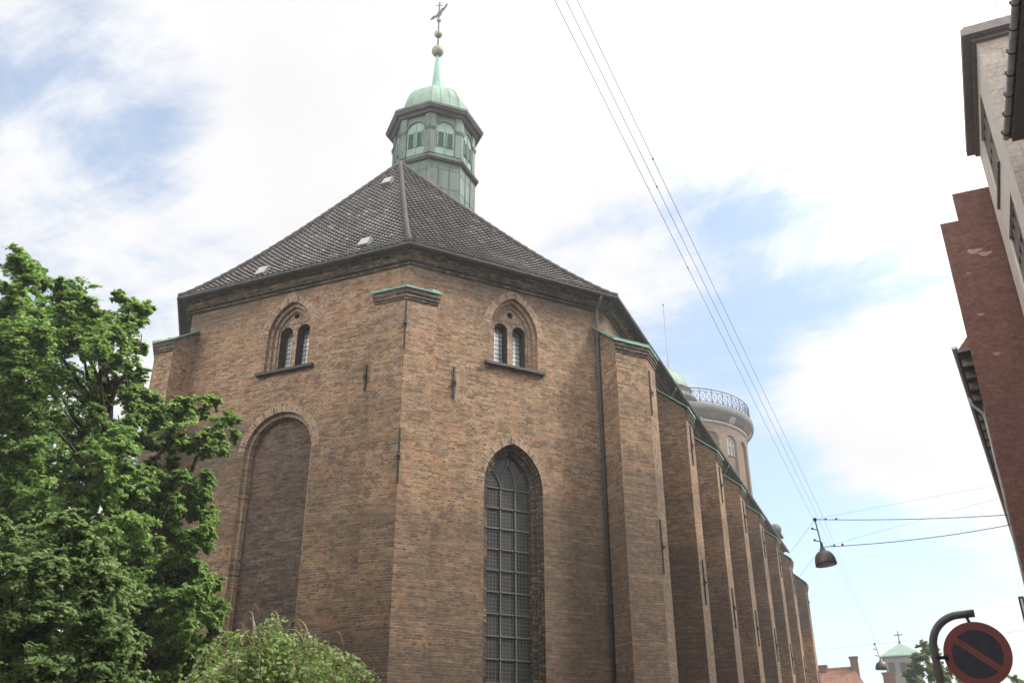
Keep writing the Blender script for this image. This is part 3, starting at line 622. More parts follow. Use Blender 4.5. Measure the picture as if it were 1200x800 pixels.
# ------------------------------------------------------------------ round tower
RX, RY = -19.75, 86.0
rt_ = thing('round_tower', 'round brick tower with railed viewing platform behind the church roof', 'tower', (RX, RY, 0))
b = MB(); b.lathe((RX, RY), [(7.02, 0), (7.02, 33.3)], 96)
NB = 20; zs, z1 = 31.2, 33.2
for k in range(NB):
    a0 = 2*pi*k/NB; wd = 2*pi/NB; pts = []
    for i in range(17):
        f = i/16; th = a0+wd*f
        if f < .17 or f > .83: z = 0
        else: x = (f-.5)/.33; z = zs+sqrt(max(0, 1-x*x))*.33*wd*7.25
        pts.append((th, z))
        if abs(f-3/16) < 1e-6: pts.insert(-1, (th-.0005, 0))
        if abs(f-13/16) < 1e-6: pts.append((th+.0005, 0))
    for (t0, za), (t1, zb) in zip(pts, pts[1:]):
        Rr = 7.27; P = lambda t, z, r=Rr: (RX+r*cos(t), RY+r*sin(t), z)
        b.face([P(t0, za), P(t1, zb), P(t1, z1), P(t0, z1)], [(t0*Rr, za), (t1*Rr, zb), (t1*Rr, z1), (t0*Rr, z1)])
        b.face([P(t0, za, 7.0), P(t1, zb, 7.0), P(t1, zb), P(t0, za)])
b.build('shaft', M['brick_tower'], rt_)
b = MB(); b.lathe((RX, RY), [(7.2, 32.75), (7.42, 32.8), (7.42, 32.95), (7.2, 33.0)], 96); b.build('string_course', M['stone'], rt_)
b = MB(); b.lathe((RX, RY), [(7.2, 33.1), (7.5, 33.15), (7.55, 33.4), (7.95, 33.6), (8.0, 33.7), (8.05, 33.75), (8.05, 34.3), (7.95, 34.36), (6.5, 34.4), (0.01, 34.4)], 96)
for k in range(72):
    t0 = 2*pi*k/72; b.bar((RX+8.05*cos(t0), RY+8.05*sin(t0), 33.78), (RX+8.05*cos(t0), RY+8.05*sin(t0), 34.28), .05, .015, (cos(t0), sin(t0), 0))
b.build('ledge', M['ledge'], rt_)
for k in range(NB):
    th = 2*pi*(k+.5)/NB; n = Vector((cos(th), sin(th), 0)); t_ = Vector((-sin(th), cos(th), 0)); c = Vector((RX, RY, 0))+n*7.2; b = MB()
    lo = [c-t_*.35+Vector((0, 0, 33.05)), c+t_*.35+Vector((0, 0, 33.05)), c+t_*.35+n*.3+Vector((0, 0, 33.1)), c-t_*.35+n*.3+Vector((0, 0, 33.1))]
    hi = [c-t_*.35+Vector((0, 0, 33.62)), c+t_*.35+Vector((0, 0, 33.62)), c+t_*.35+n*.68+Vector((0, 0, 33.62)), c-t_*.35+n*.68+Vector((0, 0, 33.62))]
    b.hexa(lo, hi); b.build('corbel', M['stone'] if k % 3 == 0 else M['brick_tower'], rt_)
b = MB(); RL = 7.8; PR = lambda t, z, r=RL: Vector((RX+r*cos(t), RY+r*sin(t), z)); NP = 40
for z, r in ((35.75, .05), (34.55, .035), (35.5, .025)): b.tube([PR(2*pi*k/80, z) for k in range(81)], r, 5)
for k in range(NP):
    t0, t1 = 2*pi*k/NP, 2*pi*(k+1)/NP; b.tube([PR(t0, 34.4), PR(t0, 35.8)], .04, 5)
    tm = (t0+t1)/2
    for a_, c_ in (((t0, 34.55), (tm, 35.5)), ((tm, 34.55), (t0, 35.5)), ((tm, 34.55), (t1, 35.5)), ((t1, 34.55), (tm, 35.5))): b.tube([PR(*a_), PR(*c_)], .022, 4)
    b.tube([PR(tm, 34.5), PR(tm, 35.5)], .025, 4)
b.build('railing', M['iron'], rt_)
ob = MB(); ob.lathe((RX, RY), [(2.9, 34.4), (2.9, 37.1), (3.05, 37.15), (3.05, 37.45), (2.5, 37.5), (2.5, 38.3), (2.62, 38.35), (2.62, 38.5), (2.0, 38.55)], 48); ob = ob.build('observatory', M['copper_dark'], rt_)
b = MB(); b.lathe((RX, RY), [(2.3*cos(k*pi/20), 38.5+2.45*sin(k*pi/20)) for k in range(10)]+[(.02, 40.95)], 48)
for k in range(24): b.tube([(RX+2.31*cos(j*pi/20)*cos(k*pi/12), RY+2.31*cos(j*pi/20)*sin(k*pi/12), 38.5+2.46*sin(j*pi/20)) for j in range(10)], .03, 4)
b.build('dome', M['copper_light'], ob)
b = MB(); b.tube([(RX+.6, RY-.3, 34.4), (RX+.6, RY-.3, 48.2)], [.075, .04], 8); b.ball((RX+.6, RY-.3, 48.2), .12); b.build('flagpole', M['post'], rt_)
for k in (13, 15, 16, 18):
    th = 2*pi*(k+.5)/NB; n = Vector((cos(th), sin(th), 0)); fr = Frame(Vector((RX, RY, 0))+n*6.99, Vector((-sin(th), cos(th), 0)), n); A = dict(c=0, hw=.5, z0=30.0, zs=31.3, rise=.5)
    b = MB(); l = arch(**A); li = arch(**A, inset=.1); strip(b, fr, l, .12, li, .12); strip(b, fr, l, 0, l, .12); b.bar(fr(0, 30, .07), fr(0, 31.7, .07), .08, .05, n); b.bar(fr(-.45, 31, .07), fr(.45, 31, .07), .08, .05, n)
    wn_ = b.build('window', M['stone'], rt_); p = MB(); panel(p, fr, l, [], .065); p.build('pane', M['glass'], wn_)
th = atan2(-RY, -RX)+.42; b = MB(); b.tube([(RX+7.4*cos(th), RY+7.4*sin(th), 33.2), (RX+7.4*cos(th), RY+7.4*sin(th), 1)], .07, 6); b.build('downpipe', M['copper'], rt_)

# ------------------------------------------------------------------ houses on the right
ta = thing('town_house', 'nearest house at top right, only its dark eave and gutter in sight', 'house', (7, 8, 0))
b = MB(); b.box(4.55, 12, -8, 21.0, 0, 15.55); b.build('wall', M['plaster'], ta)
b = MB(); b.hexa([(3.78, -8.2, 15.62), (13, -8.2, 15.62), (13, 21.02, 15.62), (3.78, 21.02, 15.62)], [(3.78, -8.2, 15.72), (8.4, -8.2, 19.2), (8.4, 21.02, 19.2), (3.78, 21.02, 15.72)]); b.build('roof', M['roof_grey'], ta)
b = MB(); b.box(3.86, 4.7, -8.1, 21.0, 15.50, 15.605); b.build('soffit', M['eave_dark'], ta)
b = MB(); gp = [(3.76+.075*cos(pi+pi*k/7), 15.66+.075*sin(pi+pi*k/7)) for k in range(8)]
for (xa, za), (xb, zb) in zip(gp, gp[1:]): b.face([(xa, -8.2, za), (xb, -8.2, zb), (xb, 21.03, zb), (xa, 21.03, za)])
b.face([(x, 21.03, z) for x, z in gp]); gt = b.build('gutter', M['zinc'], ta)
for k in range(40):
    b = MB(); y = 20.8-k*.72; b.tube([(3.76+.086*cos(pi*.85+1.15*pi*j/7), y, 15.66+.086*sin(pi*.85+1.15*pi*j/7)) for j in range(8)], .016, 5); b.bar((3.66, y, 15.655), (3.68, y, 15.72), .04, .03, (0, -1, 0)); b.build('gutter_bracket', M['iron'], gt)
for y in (3, 8, 13, 18):
    for z in (3.2, 7.2, 11.2):
        b = MB(); b.box(4.50, 4.548, y-.65, y+.65, z, z+1.9); wf = b.build('window', M['frame_wood'], ta); p = MB(); p.box(4.485, 4.498, y-.55, y-.04, z+.1, z+1.8); p.box(4.485, 4.498, y+.04, y+.55, z+.1, z+1.8); p.build('pane', M['glass'], wf)

tk = thing('added_shade_house', 'added unseen brick house behind the viewer, shading the lower church walls', 'house', (-14, -11, 0))  # unseen house, added to keep sky light off the lower church walls
b = MB(); b.box(-34, 3.2, -16, -6.5, 0, 19.0); b.build('wall', M['brick_red'], tk)
b = MB(); b.hexa([(-34.3, -16.3, 19.003), (3.5, -16.3, 19.003), (3.5, -6.2, 19.003), (-34.3, -6.2, 19.003)], [(-34.3, -11.4, 23.5), (3.5, -11.4, 23.5), (3.5, -11.1, 23.5), (-34.3, -11.1, 23.5)]); b.build('roof', M['roof_red'], tk)
for x in range(-33, 2, 3):
    for z in (1.2, 4.9, 8.6, 12.3, 15.9):
        b = MB(); b.box(x, x+1.2, -6.497, -6.44, z, z+1.9); wf = b.build('window', M['white_box'], tk); p = MB(); p.box(x+.08, x+.57, -6.437, -6.425, z+.1, z+1.8); p.box(x+.63, x+1.12, -6.437, -6.425, z+.1, z+1.8); p.build('pane', M['glass'], wf)

tb_ = thing('plaster_house', 'pale plaster house with rough gable and barred windows high on the right', 'house', (7.5, 25, 0))
f0, f1 = Vector((3.95, 22.35, 0)), Vector((4.12, 27.65, 0)); tf = (f1-f0).normalized(); nf = Vector((-tf.y, tf.x, 0)); FB = Frame(f0, -tf, nf); FBr = Frame(f0, tf, nf)
LBf = (f1-f0).length
def wn(y0, y1, z0, z1): return [(y0, z0), (y1, z0), (y1, z1), (y0, z1)]
wins = [(1.72, 4.05, 17.05, 19.35), (1.42, 3.95, 13.75, 15.85), (1.4, 3.9, 10.3, 12.6), (1.4, 3.9, 6.9, 9.2), (1.4, 3.9, 3.4, 5.8)]
b = MB(); panel(b, FBr, [(0, 0), (LBf, 0), (LBf, 19.75), (0, 19.75)], [wn(*q) for q in wins], 0, 0)
for q in wins: l = wn(*q); strip(b, FBr, l, 0, l, -.14, 0)
b.build('wall', M['plaster'], tb_)
b = MB(); b.face([f0, (12, 22.35, 0), (12, 22.35, 19.75), (f0.x, f0.y, 19.75)])
b.face([f1, (12, 27.65, 0), (12, 27.65, 19.75), (f1.x, f1.y, 19.75)]); b.build('gable_wall', M['roughcast'], tb_)
def bcorn(b, d0, z0, z1, m=0):
    q = [(f0.x-d0, f0.y-d0, z0), (12, f0.y-d0, z0), (12, f1.y+.05, z0), (f1.x-d0, f1.y+.05, z0)]
    b.hexa(q, [(x, y, z1) for x, y, z in q], m)
b = MB(); bcorn(b, .12, 19.68, 19.76); bcorn(b, .34, 19.765, 19.98); bcorn(b, .26, 19.985, 20.1); b.build('cornice', M['cornice_grey'], tb_)
b = MB(); b.hexa([(4.0, 22.2, 20.1), (12, 22.2, 20.1), (12, 27.6, 20.1), (4.1, 27.6, 20.1)], [(6.5, 22.6, 20.6), (12, 22.6, 20.6), (12, 27.2, 20.6), (6.5, 27.2, 20.6)]); b.build('roof', M['roof_grey'], tb_)
for y0, y1, z0, z1 in wins:
    g = MB(); panel(g, FBr, wn(y0, y1, z0, z1), [], -.13); 
    f = MB(); W_ = y1-y0
    for k in range(5): u = y0+.05+(W_-.1)*k/4; f.bar(FBr(u, z0, -.125), FBr(u, z1, -.125), .10 if k in (0, 2, 4) else .06, .07, nf)
    for z in (z0+.04, z0+(z1-z0)*.62, z1-.04): f.bar(FBr(y0, z, -.122), FBr(y1, z, -.122), .07, .06, nf)
    wf = f.build('window', M['frame_wood'], tb_); g.build('pane', M['glass'], wf)
    s_ = MB(); s_.bar(FBr(y0-.08, z0-.05, 0), FBr(y1+.08, z0-.05, 0), .08, .07, nf); s_.build('sill', M['cornice_grey'], wf)

tcx = thing('red_gable_house', 'red brick house with stepped blank gable wall and long eave on the right', 'house', (6, 42, 0))
g0 = Vector((2.6, 28.0, 0)); td = Vector((.106, 1, 0)).normalized(); nd = Vector((-td.y, td.x, 0)); 
b = MB()
gp_ = [(2.6, 0), (2.6, 17.75), (3.13, 17.75), (3.13, 18.72), (4.6, 18.72), (4.6, 19.3), (12, 19.3), (12, 0)]
b.hexa([(x, 28.0, z) for x, z in gp_], [(x+.05, 28.5, z) for x, z in gp_]); b.build('gable_wall', M['brick_red'], tcx)
b = MB()
patch = lambda cx_, cz_, r_: b.hexa([(cx_+r_*cos(k*.7)*(1+.35*sin(k*2.3)), 27.992, cz_+.35*r_*sin(k*.7)*(1+.4*cos(k*1.9))) for k in range(9)], [(cx_+r_*cos(k*.7)*(1+.35*sin(k*2.3)), 27.999, cz_+.35*r_*sin(k*.7)*(1+.4*cos(k*1.9))) for k in range(9)])
for q in ((3.35, 16.6, .22), (3.62, 16.45, .2), (3.05, 15.9, .07), (3.1, 14.5, .1), (3.25, 13.2, .12)): patch(*q)
b.build('plaster_patch', plain('old_mortar', (.30, .19, .165), .9), tcx)
b = MB(); e1 = g0+td*30
b.face([g0+td*.5, e1, e1+Vector((0, 0, 13.6)), g0+td*.5+Vector((0, 0, 13.6))]); b.face([e1, e1+Vector((8, 0, 0)), e1+Vector((8, 0, 13.6)), e1+Vector((0, 0, 13.6))]); b.build('wall', M['brick_red'], tcx)
FC = Frame(g0, td, nd)
b = MB(); q = [FC(.05, 13.45, .34), FC(30.3, 13.45, .34), FC(30.3, 13.45, -.02), FC(.05, 13.45, -.02)]; b.hexa(q, [v+Vector((0, 0, .1)) for v in q]); b.build('soffit', M['eave_dark'], tcx)
for k in range(30): b = MB(); b.bar(FC(.6+k, 13.2, .0), FC(.6+k, 13.44, .0), .12, .30, nd); b.build('eave_bracket', M['cornice_grey'], tcx)
b = MB(); gp = [(.40+.08*cos(pi*k/7), 13.64-.08*sin(pi*k/7)) for k in range(8)]
for (da, za), (db_, zb) in zip(gp, gp[1:]): b.face([FC(.02, za, da), FC(30.3, za, da), FC(30.3, zb, db_), FC(.02, zb, db_)])
b.face([FC(.02, z, d) for d, z in gp]); b.build('gutter', M['zinc'], tcx)
b = MB(); b.hexa([FC(.5, 13.56, .38), FC(30.3, 13.56, .38), FC(30.3, 13.56, -8), FC(.5, 13.56, -8)], [FC(.5, 13.66, .38), FC(30.3, 13.66, .38), FC(30.3, 18.6, -4), FC(.5, 18.6, -4)]); b.build('roof', M['roof_red'], tcx)
for u in (4.2, 24.0):
    b = MB(); b.tube([FC(u, 13.58, .40), FC(u, 13.3, .38), FC(u+.1, 13.0, .12), FC(u+.1, 12.8, .09), FC(u+.1, .2, .09)], .05, 8); b.build('downpipe', M['zinc'], tcx)
for u in (3, 7, 11, 15, 19, 23, 27):
    for z in (1.2, 4.6, 8.0, 10.9):
        b = MB(); b.bar(FC(u, z, .003), FC(u, z+1.7, .003), 1.2, .05, nd); wf = b.build('window', M['frame_wood'], tcx); p = MB(); p.bar(FC(u-.28, z+.1, .056), FC(u-.28, z+1.6, .056), .48, .01, nd); p.bar(FC(u+.28, z+.1, .056), FC(u+.28, z+1.6, .056), .48, .01, nd); p.build('pane', M['glass'], wf)

sg = thing('projecting_sign', 'white box sign with dark frame jutting from the red house at the right edge', 'sign', FC(6.0, 5.2, 0))
b = MB(); c = FC(6.0, 0, .05)
y = c.y; x1 = c.x-.05; x0 = 2.83
b.box(x0, x0+.04, y-.07, y+.07, 5.2, 7.45); b.box(x1-.2, x1-.15, y-.07, y+.07, 5.2, 7.45); b.box(x0+.04, x1-.2, y-.07, y+.07, 7.4, 7.45); b.box(x0+.05, x1-.2, y-.07, y+.07, 5.2, 5.25); b.build('frame', M['iron'], sg)
b = MB(); b.box(x0+.042, x1-.202, y-.055, y+.055, 5.252, 7.398); b.build('face', M['white_box'], sg)
b = MB(); b.tube([(x1-.16, y, 7.1), (x1+.12, y, 7.1)], .025, 6); b.tube([(x1-.16, y, 5.5), (x1+.12, y, 5.5)], .025, 6); b.build('bracket', M['iron'], sg)

# ------------------------------------------------------------------ far end of the street
def house(name, label, x0, x1, y0, y1, ze, zr, hip_, chim):
    h = thing(name, label, 'house', ((x0+x1)/2, (y0+y1)/2, 0)); b = MB(); b.box(x0, x1, y0, y1, 0, ze); b.build('wall', M['plaster'], h)
    ym = (y0+y1)/2; b = MB(); o = .3; A, B, C_, D_ = (x0-o, y0-o, ze), (x1+o, y0-o, ze), (x1+o, y1+o, ze), (x0-o, y1+o, ze); r0, r1 = (x0+hip_, ym, zr), (x1-hip_, ym, zr)
    b.face([A, B, r1, r0]); b.face([C_, D_, r0, r1]); b.face([B, C_, r1]); b.face([D_, A, r0]); b.face([A, D_, C_, B]); b.tube([r0, r1], .14, 6); rf = b.build('roof', M['roof_red'], h)
    for cx_, s, top in chim:
        c = MB(); c.box(cx_-s, cx_+s, ym-.4, ym+.4, zr-1, top); c.box(cx_-s-.08, cx_+s+.08, ym-.48, ym+.48, top+.003, top+.15); c.build('chimney', M['brick_red'], rf)
    for k in range(int((x1-x0)/2.2)):
        for z in (2.0, 5.2):
            b = MB(); xx = x0+1.1+k*2.2; b.box(xx-.5, xx+.5, y0-.05, y0-.003, z, z+1.6); wf = b.build('window', M['white_box'], h); p = MB(); p.box(xx-.42, xx+.42, y0-.07, y0-.052, z+.1, z+1.5); p.build('pane', M['glass'], wf)
house('red_roof_house', 'low house with red tiled roof and tall chimney at the street end, beside the church', -13, -4.75, 90, 99, 8.8, 12.75, 1.9, [(-6.5, .32, 13.55), (-9.3, .35, 12.95)])
house('red_roof_house', 'house with red roof behind the far lamp, its chimney broad and low', -4.5, 1.0, 98, 106, 9.5, 11.75, 1.0, [(-4.05, .55, 12.9)])
ct = thing('bell_tower', 'pale square tower with green pyramid roof and cross at the street end', 'tower', (-3.4, 132, 0))
b = MB(); b.box(-5.35, -1.35, 130, 134, 0, 18.0); b.build('wall', plain('grey_brown_stone', (.12, .105, .095), .9, 0, .15, 3), ct)
for x in (-4.65, -3.35, -2.05):
    b = MB(); b.box(x-.36, x+.36, 129.93, 129.998, 16.0, 17.35); b.build('opening', M['black'], ct)
b = MB(); b.hexa([(-5.75, 129.6, 18.0), (-.95, 129.6, 18.0), (-.95, 134.4, 18.0), (-5.75, 134.4, 18.0)], [(-5.75, 129.6, 18.12), (-.95, 129.6, 18.12), (-.95, 134.4, 18.12), (-5.75, 134.4, 18.12)])
for p, q in (((-5.75, 129.6), (-.95, 129.6)), ((-.95, 129.6), (-.95, 134.4)), ((-.95, 134.4), (-5.75, 134.4)), ((-5.75, 134.4), (-5.75, 129.6))): b.face([(*p, 18.124), (*q, 18.124), (-3.35, 132, 19.85)])
b.build('roof', M['copper_light'], ct)
b = MB(); b.bar((-3.35, 132, 19.7), (-3.35, 132, 21.3), .12, .1); b.bar((-3.85, 132, 20.8), (-2.85, 132, 20.8), .12, .1); b.ball((-3.35, 132.0, 19.95), .16); b.build('cross', M['copper_dark'], ct)

# ------------------------------------------------------------------ street lamps and overhead lines
def sagline(p, q, sag, n=14):
    p, q = Vector(p), Vector(q); return [p.lerp(q, k/n)-Vector((0, 0, 4*sag*(k/n)*(1-k/n))) for k in range(n+1)]
def lamp(loc, label, tilt):
    t = thing('street_lamp', label, 'street lamp', loc, 'street lamps hung over the road')
    c = Vector(loc); ax = Vector((tilt, 0, 1)).normalized(); b = MB()
    def lt(prof, m=0):
        n = 28; a_ = ax.orthogonal().normalized(); e = ax.cross(a_); vs = [c+ax*z+(a_*cos(2*pi*j/n)+e*sin(2*pi*j/n))*r for r, z in prof for j in range(n)]
        b.mesh(vs, [(k*n+j, k*n+(j+1) % n, (k+1)*n+(j+1) % n, (k+1)*n+j) for k in range(len(prof)-1) for j in range(n)], m)
    lt([(.25, .02), (.262, 0), (.275, .0), (.272, .06), (.262, .15), (.235, .24), (.19, .31), (.13, .355), (.075, .375), (.075, .43), (.05, .44), (.05, .48), (.001, .48)]); lt([(.25, .02), (.24, .15), (.16, .3), (.001, .34)])
    b.build('shade', M['lamp'], t)
    b = MB(); lt([(.245, .03), (.2, .0), (.1, -.02), (.001, -.025)]); b.build('diffuser', M['lamp_glass'], t)
    b = MB(); p0 = c+ax*.48; p1 = c+Vector((-.12, 0, 1.22)); b.tube([p0, p0.lerp(p1, .35), p1], .017, 6)
    for f, dx in ((.2, -.14), (.62, -.13)): q = p0.lerp(p1, f); b.tube([q, q+Vector((dx, 0, .04))], .014, 5); b.ball(q+Vector((dx, 0, .05)), .032)
    b.ball(p1, .05); b.tube([p0-Vector((0, 0, .02)), p0+Vector((0, 0, .12))], .035, 8)
    b.build('hanger', M['iron'], t); return t, p0, p1
l1, a0, a1 = lamp((-2.09, 25.92, 7.22), 'nearer hanging street lamp with dome shade, strung from two cables beside the church', -.10)
l2, b0, b1 = lamp((-2.36, 51.95, 7.58), 'distant small hanging street lamp above the red roofs at the street end', .06)
def wire(name, pts, r, label, group, mt='wire', cat='cable', extra=None):
    b = MB(); b.tube(pts, r, 5)
    for q, rr in (extra or []): b.ball(q, rr)
    return tag(b.build(name, M[mt], origin=pts[0]), label, cat, group)
ru = FC(2.6, 9.2, .0); rl = FC(1.9, 8.75, 0)
wire('span_cable', sagline(a1, ru, .06), .010, 'upper cable from the nearer street lamp to the red house', 'span cables of the lamps', extra=[(Vector(a1).lerp(ru, f), .03) for f in (.05, .1)])
wire('span_cable', sagline(a0, rl, .1), .010, 'lower cable from the nearer lamp shade to the red house', 'span cables of the lamps', extra=[(Vector(a0).lerp(rl, f), .03) for f in (.06, .1)])
wire('span_cable', sagline(a1, (XL+1.3, 43.2, 9.9), .05), .0035, 'thin upper cable from the nearer street lamp to the church buttress', 'span cables of the lamps')
wire('span_cable', sagline(a0, (XL+1.3, 43.2, 8.6), .05), .0035, 'thin lower cable from the nearer lamp shade to the church buttress', 'span cables of the lamps')
wire('stay_wire', [a1+Vector((.12, 0, .02)), FC(14, 13.3, .3)], .0035, 'fine slanting wire rising right from the top of the nearer lamp', 'stay wires of the lamp', 'wire_pale')
wire('stay_wire', [a0+Vector((.2, 0, .02)), FC(16, 13.3, .3)], .0035, 'fine slanting wire rising right from the shade of the nearer lamp', 'stay wires of the lamp', 'wire_pale')
wire('span_cable', sagline(b1, FC(28, 9.6, 0), .05), .005, 'cable from the distant street lamp to the red house', 'span cables of the lamps')
wire('span_cable', sagline(b1, (XL+1.3, 58.4, 9.6), .05), .005, 'cable from the distant street lamp to the church buttress', 'span cables of the lamps')
for k, (x, z, xl_, f) in enumerate(((-2.16, 8.36, -2.37, .28), (-2.06, 8.35, -2.22, .17), (-1.96, 8.34, -2.08, .14))):
    p0, p1, p2 = Vector((x, 6.2, z)), Vector((xl_, 25.9, 8.80)), Vector((-2.44+.05*k, 51.95, 8.85)); d0 = p0+(p0-p1)*.9
    wire('overhead_cable', sagline(d0, p1, .0)+sagline(p1, p2, .03)[1:], .0033, ('leftmost', 'middle', 'rightmost')[k]+' of the three cables running along the street overhead', 'cables running along the street', 'wire_pale', extra=[(p0.lerp(p1, f), .013)])
for k, (B_, Q_) in enumerate((((4.84, 23.5, 21.2), at(1149, 0, 21)), ((5.09, 23.45, 21.15), at(1165, 0, 21)))):
    B_ = Vector(B_); wire('roof_wire', [B_, B_+(Q_-B_)*5.5], .011, ('left', 'right')[k]+' of two wires leaving the roof of the pale plaster house', 'wires above the plaster house')

# ------------------------------------------------------------------ no parking sign
ps = thing('no_parking_sign', 'round red and dark blue no parking sign on a bent grey post', 'traffic sign', (.05, 10.0, .12))
b = MB(); path = [(.05, 10, .12), (.045, 10, 1.5), (.035, 10, 2.75)]
for k in range(13):
    a_ = pi-pi/2*k/12; path.append((.035+.28+.28*cos(a_), 10, 2.92+.28*sin(a_)))
path.append((.44, 10, 3.205)); b.tube(path, .036, 14); b.build('post', M['post'], ps)
sc_ = at(1145.5, 766, 9.95); sn = Vector((-.05, -1, -.04)).normalized(); su = Vector((0, 0, 1)); su = (su-sn*su.dot(sn)).normalized(); sr = su.cross(sn)
if sr.x < 0: sr = -sr
def disc(b, r0, r1, d0, d1, n=56):
    P = lambda r, a_, d: sc_+(sr*cos(a_)+su*sin(a_))*r+sn*d
    for k in range(n):
        a_, c_ = 2*pi*k/n, 2*pi*(k+1)/n
        b.face([P(r1, a_, d0), P(r1, c_, d0), P(r1, c_, d1), P(r1, a_, d1)])
        if r0 > 0: b.face([P(r0, a_, d1), P(r1, a_, d1), P(r1, c_, d1), P(r0, c_, d1)])
    if r0 == 0:
        b.face([P(r1, 2*pi*k/n, d1) for k in range(n)]); b.face([P(r1, 2*pi*k/n, d0) for k in range(n)])
b = MB(); disc(b, 0, .285, -.012, .0); pl = b.build('plate', M['sign_back'], ps)
b = MB(); disc(b, 0, .214, .0, .002); b.build('field', M['sign_blue'], pl)
b = MB(); disc(b, .212, .284, .0, .004); b.build('border', M['sign_red'], pl)
b = MB(); dd = (sr*1-su*.86).normalized(); pp = dd.cross(sn); b.hexa([sc_+dd*e*.224+pp*g*.028+sn*.002 for e, g in ((-1, -1), (1, -1), (1, 1), (-1, 1))], [sc_+dd*e*.224+pp*g*.028+sn*.0055 for e, g in ((-1, -1), (1, -1), (1, 1), (-1, 1))]); b.build('slash', M['sign_red'], pl)
b = MB(); b.tube([(sc_.x-.03, 9.99, 3.19), (sc_.x-.015, 9.965, sc_.z+.30), (sc_.x-.01, 9.955, sc_.z+.26)], .014, 6); b.build('bracket', M['iron'], ps)
b = MB(); b.tube([(.035, 9.98, sc_.z-.01), (.105, 9.962, sc_.z-.01), (.125, 9.945, sc_.z-.01), (.14, 9.94, sc_.z-.01)], [.016, .016, .03, .022], 8); b.build('bracket', M['iron'], ps)

# ------------------------------------------------------------------ trees
def unit(v): return v/np.maximum(np.linalg.norm(v, axis=-1, keepdims=True), 1e-9)
def leaves(name, P, Nrm, size, mt, parent):                  # one rhombic leaf face per point
    n = len(P); r = RNG.normal(size=(n, 3)); t = unit(np.cross(Nrm, r)); bt = np.cross(Nrm, t); s = size*(.65+.7*RNG.random((n, 1)))
    bend = Nrm*s*.18
    V = np.stack([P-t*s*.62, P+bt*s*.40+bend*.3, P+t*s*.62-bend, P-bt*s*.40+bend*.3], 1).reshape(-1, 3)-np.array(wloc(parent))
    me = bpy.data.meshes.new(name); me.vertices.add(4*n); me.vertices.foreach_set('co', V.ravel().astype(np.float32))
    me.loops.add(4*n); me.loops.foreach_set('vertex_index', np.arange(4*n, dtype=np.int32)); me.polygons.add(n); me.polygons.foreach_set('loop_start', np.arange(0, 4*n, 4, dtype=np.int32))
    me.update(calc_edges=True); me.materials.append(mt); ob = bpy.data.objects.new(name, me); COL.objects.link(ob); ob.parent = parent; return ob
def sprays(clumps, per, nleaf, centre, up=.25, droop=.5, tw=1.0):  # leafy twigs bursting from each clump, drooping at the tips
    P = []; Nn = []; centre = np.array(centre)
    sub = []
    for c, r, *dn in clumps:
        dens = dn[0] if dn else 1.0
        for q_ in range(4): sub.append((np.array(c)+RNG.normal(size=3)*r*.55, r*RNG.uniform(.38, .8), dens*.34))
    for c, r, dens in sub:
        od = unit(c-centre)
        m_ = max(3, int(per*dens)); d = unit(RNG.normal(size=(m_, 3))*np.array([1, 1, .8])+od*.6+np.array([0, 0, up]))
        ln = r*(.45+1.0*RNG.random(m_)**1.6)
        for k in range(m_):
            f = np.where(RNG.random(nleaf) < .6, 1-np.abs(RNG.normal(size=nleaf))*.3, RNG.random(nleaf)); f = np.clip(f, 0, 1.1); q = c+d[k]*(f*ln[k])[:, None]; q[:, 2] -= droop*r*f**2*.55
            q += RNG.normal(size=(nleaf, 3))*np.array([.12, .12, .055])*r*tw*(.4+f[:, None]*.6)
            P.append(q); Nn.append(unit(np.tile(d[k]*.35+od*.35+np.array([0, 0, .75]), (nleaf, 1))+RNG.normal(size=(nleaf, 3))*.42))
    return np.concatenate(P), np.concatenate(Nn)
def limb(b, p, q, r0, r1, wob=.25, n=7):
    p, q = Vector(p), Vector(q); ln = (q-p).length; ofs = [Vector((random.uniform(-1, 1), random.uniform(-1, 1), random.uniform(-.6, .6)))*wob*ln*.25 for _ in range(2)]
    pts = []; rs = []
    for k in range(n+1):
        f = k/n; pts.append(p.lerp(q, f)+ofs[0]*sin(pi*f)+ofs[1]*sin(2*pi*f)*.5+Vector((0, 0, ln*.08*sin(pi*f)))); rs.append(r0+(r1-r0)*f)
    b.tube(pts, rs, 7); return pts
# tall linden, left
px_cl = [(48, 325, .55), (25, 345, .7), (75, 350, .65), (105, 360, .6), (135, 372, .6), (160, 378, .42), (178, 372, .26), (5, 375, .9), (45, 390, .9), (90, 400, .9), (130, 410, .7), (155, 420, .5), (168, 440, .35), (175, 405, .3),
         (10, 440, .95), (55, 450, .95), (100, 455, .85), (140, 470, .6), (120, 500, .7), (70, 510, .9), (20, 520, .95), (-30, 380, .95), (-40, 460, 1.0), (-40, 560, 1.0),
         (185, 478, .45), (215, 480, .5), (240, 490, .48), (262, 500, .42), (280, 492, .25), (205, 510, .55), (235, 522, .5), (255, 530, .35), (180, 525, .5), (160, 500, .45),
         (160, 560, .6), (120, 565, .7), (75, 570, .85), (30, 580, .9), (200, 560, .5), (230, 575, .42), (250, 590, .32), (245, 620, .35), (225, 640, .4), (180, 600, .35), (140, 610, .7), (100, 610, .8),
         (190, 655, .45), (165, 660, .55), (215, 675, .5), (240, 685, .42), (255, 705, .38), (235, 715, .45), (200, 705, .5), (170, 690, .5), (225, 735, .32), (195, 730, .35), (262, 722, .22), (130, 660, .6), (110, 690, .6), (170, 585, .45), (205, 610, .45), (240, 655, .4), (252, 672, .35), (215, 700, .45), (180, 730, .4), (150, 640, .5), (160, 610, .5), (255, 560, .22), (268, 515, .3)]
lind = thing('linden_tree', 'tall leafy linden tree at the left in front of the church', 'tree', (-14.6, 13.2, 0))
cl = []
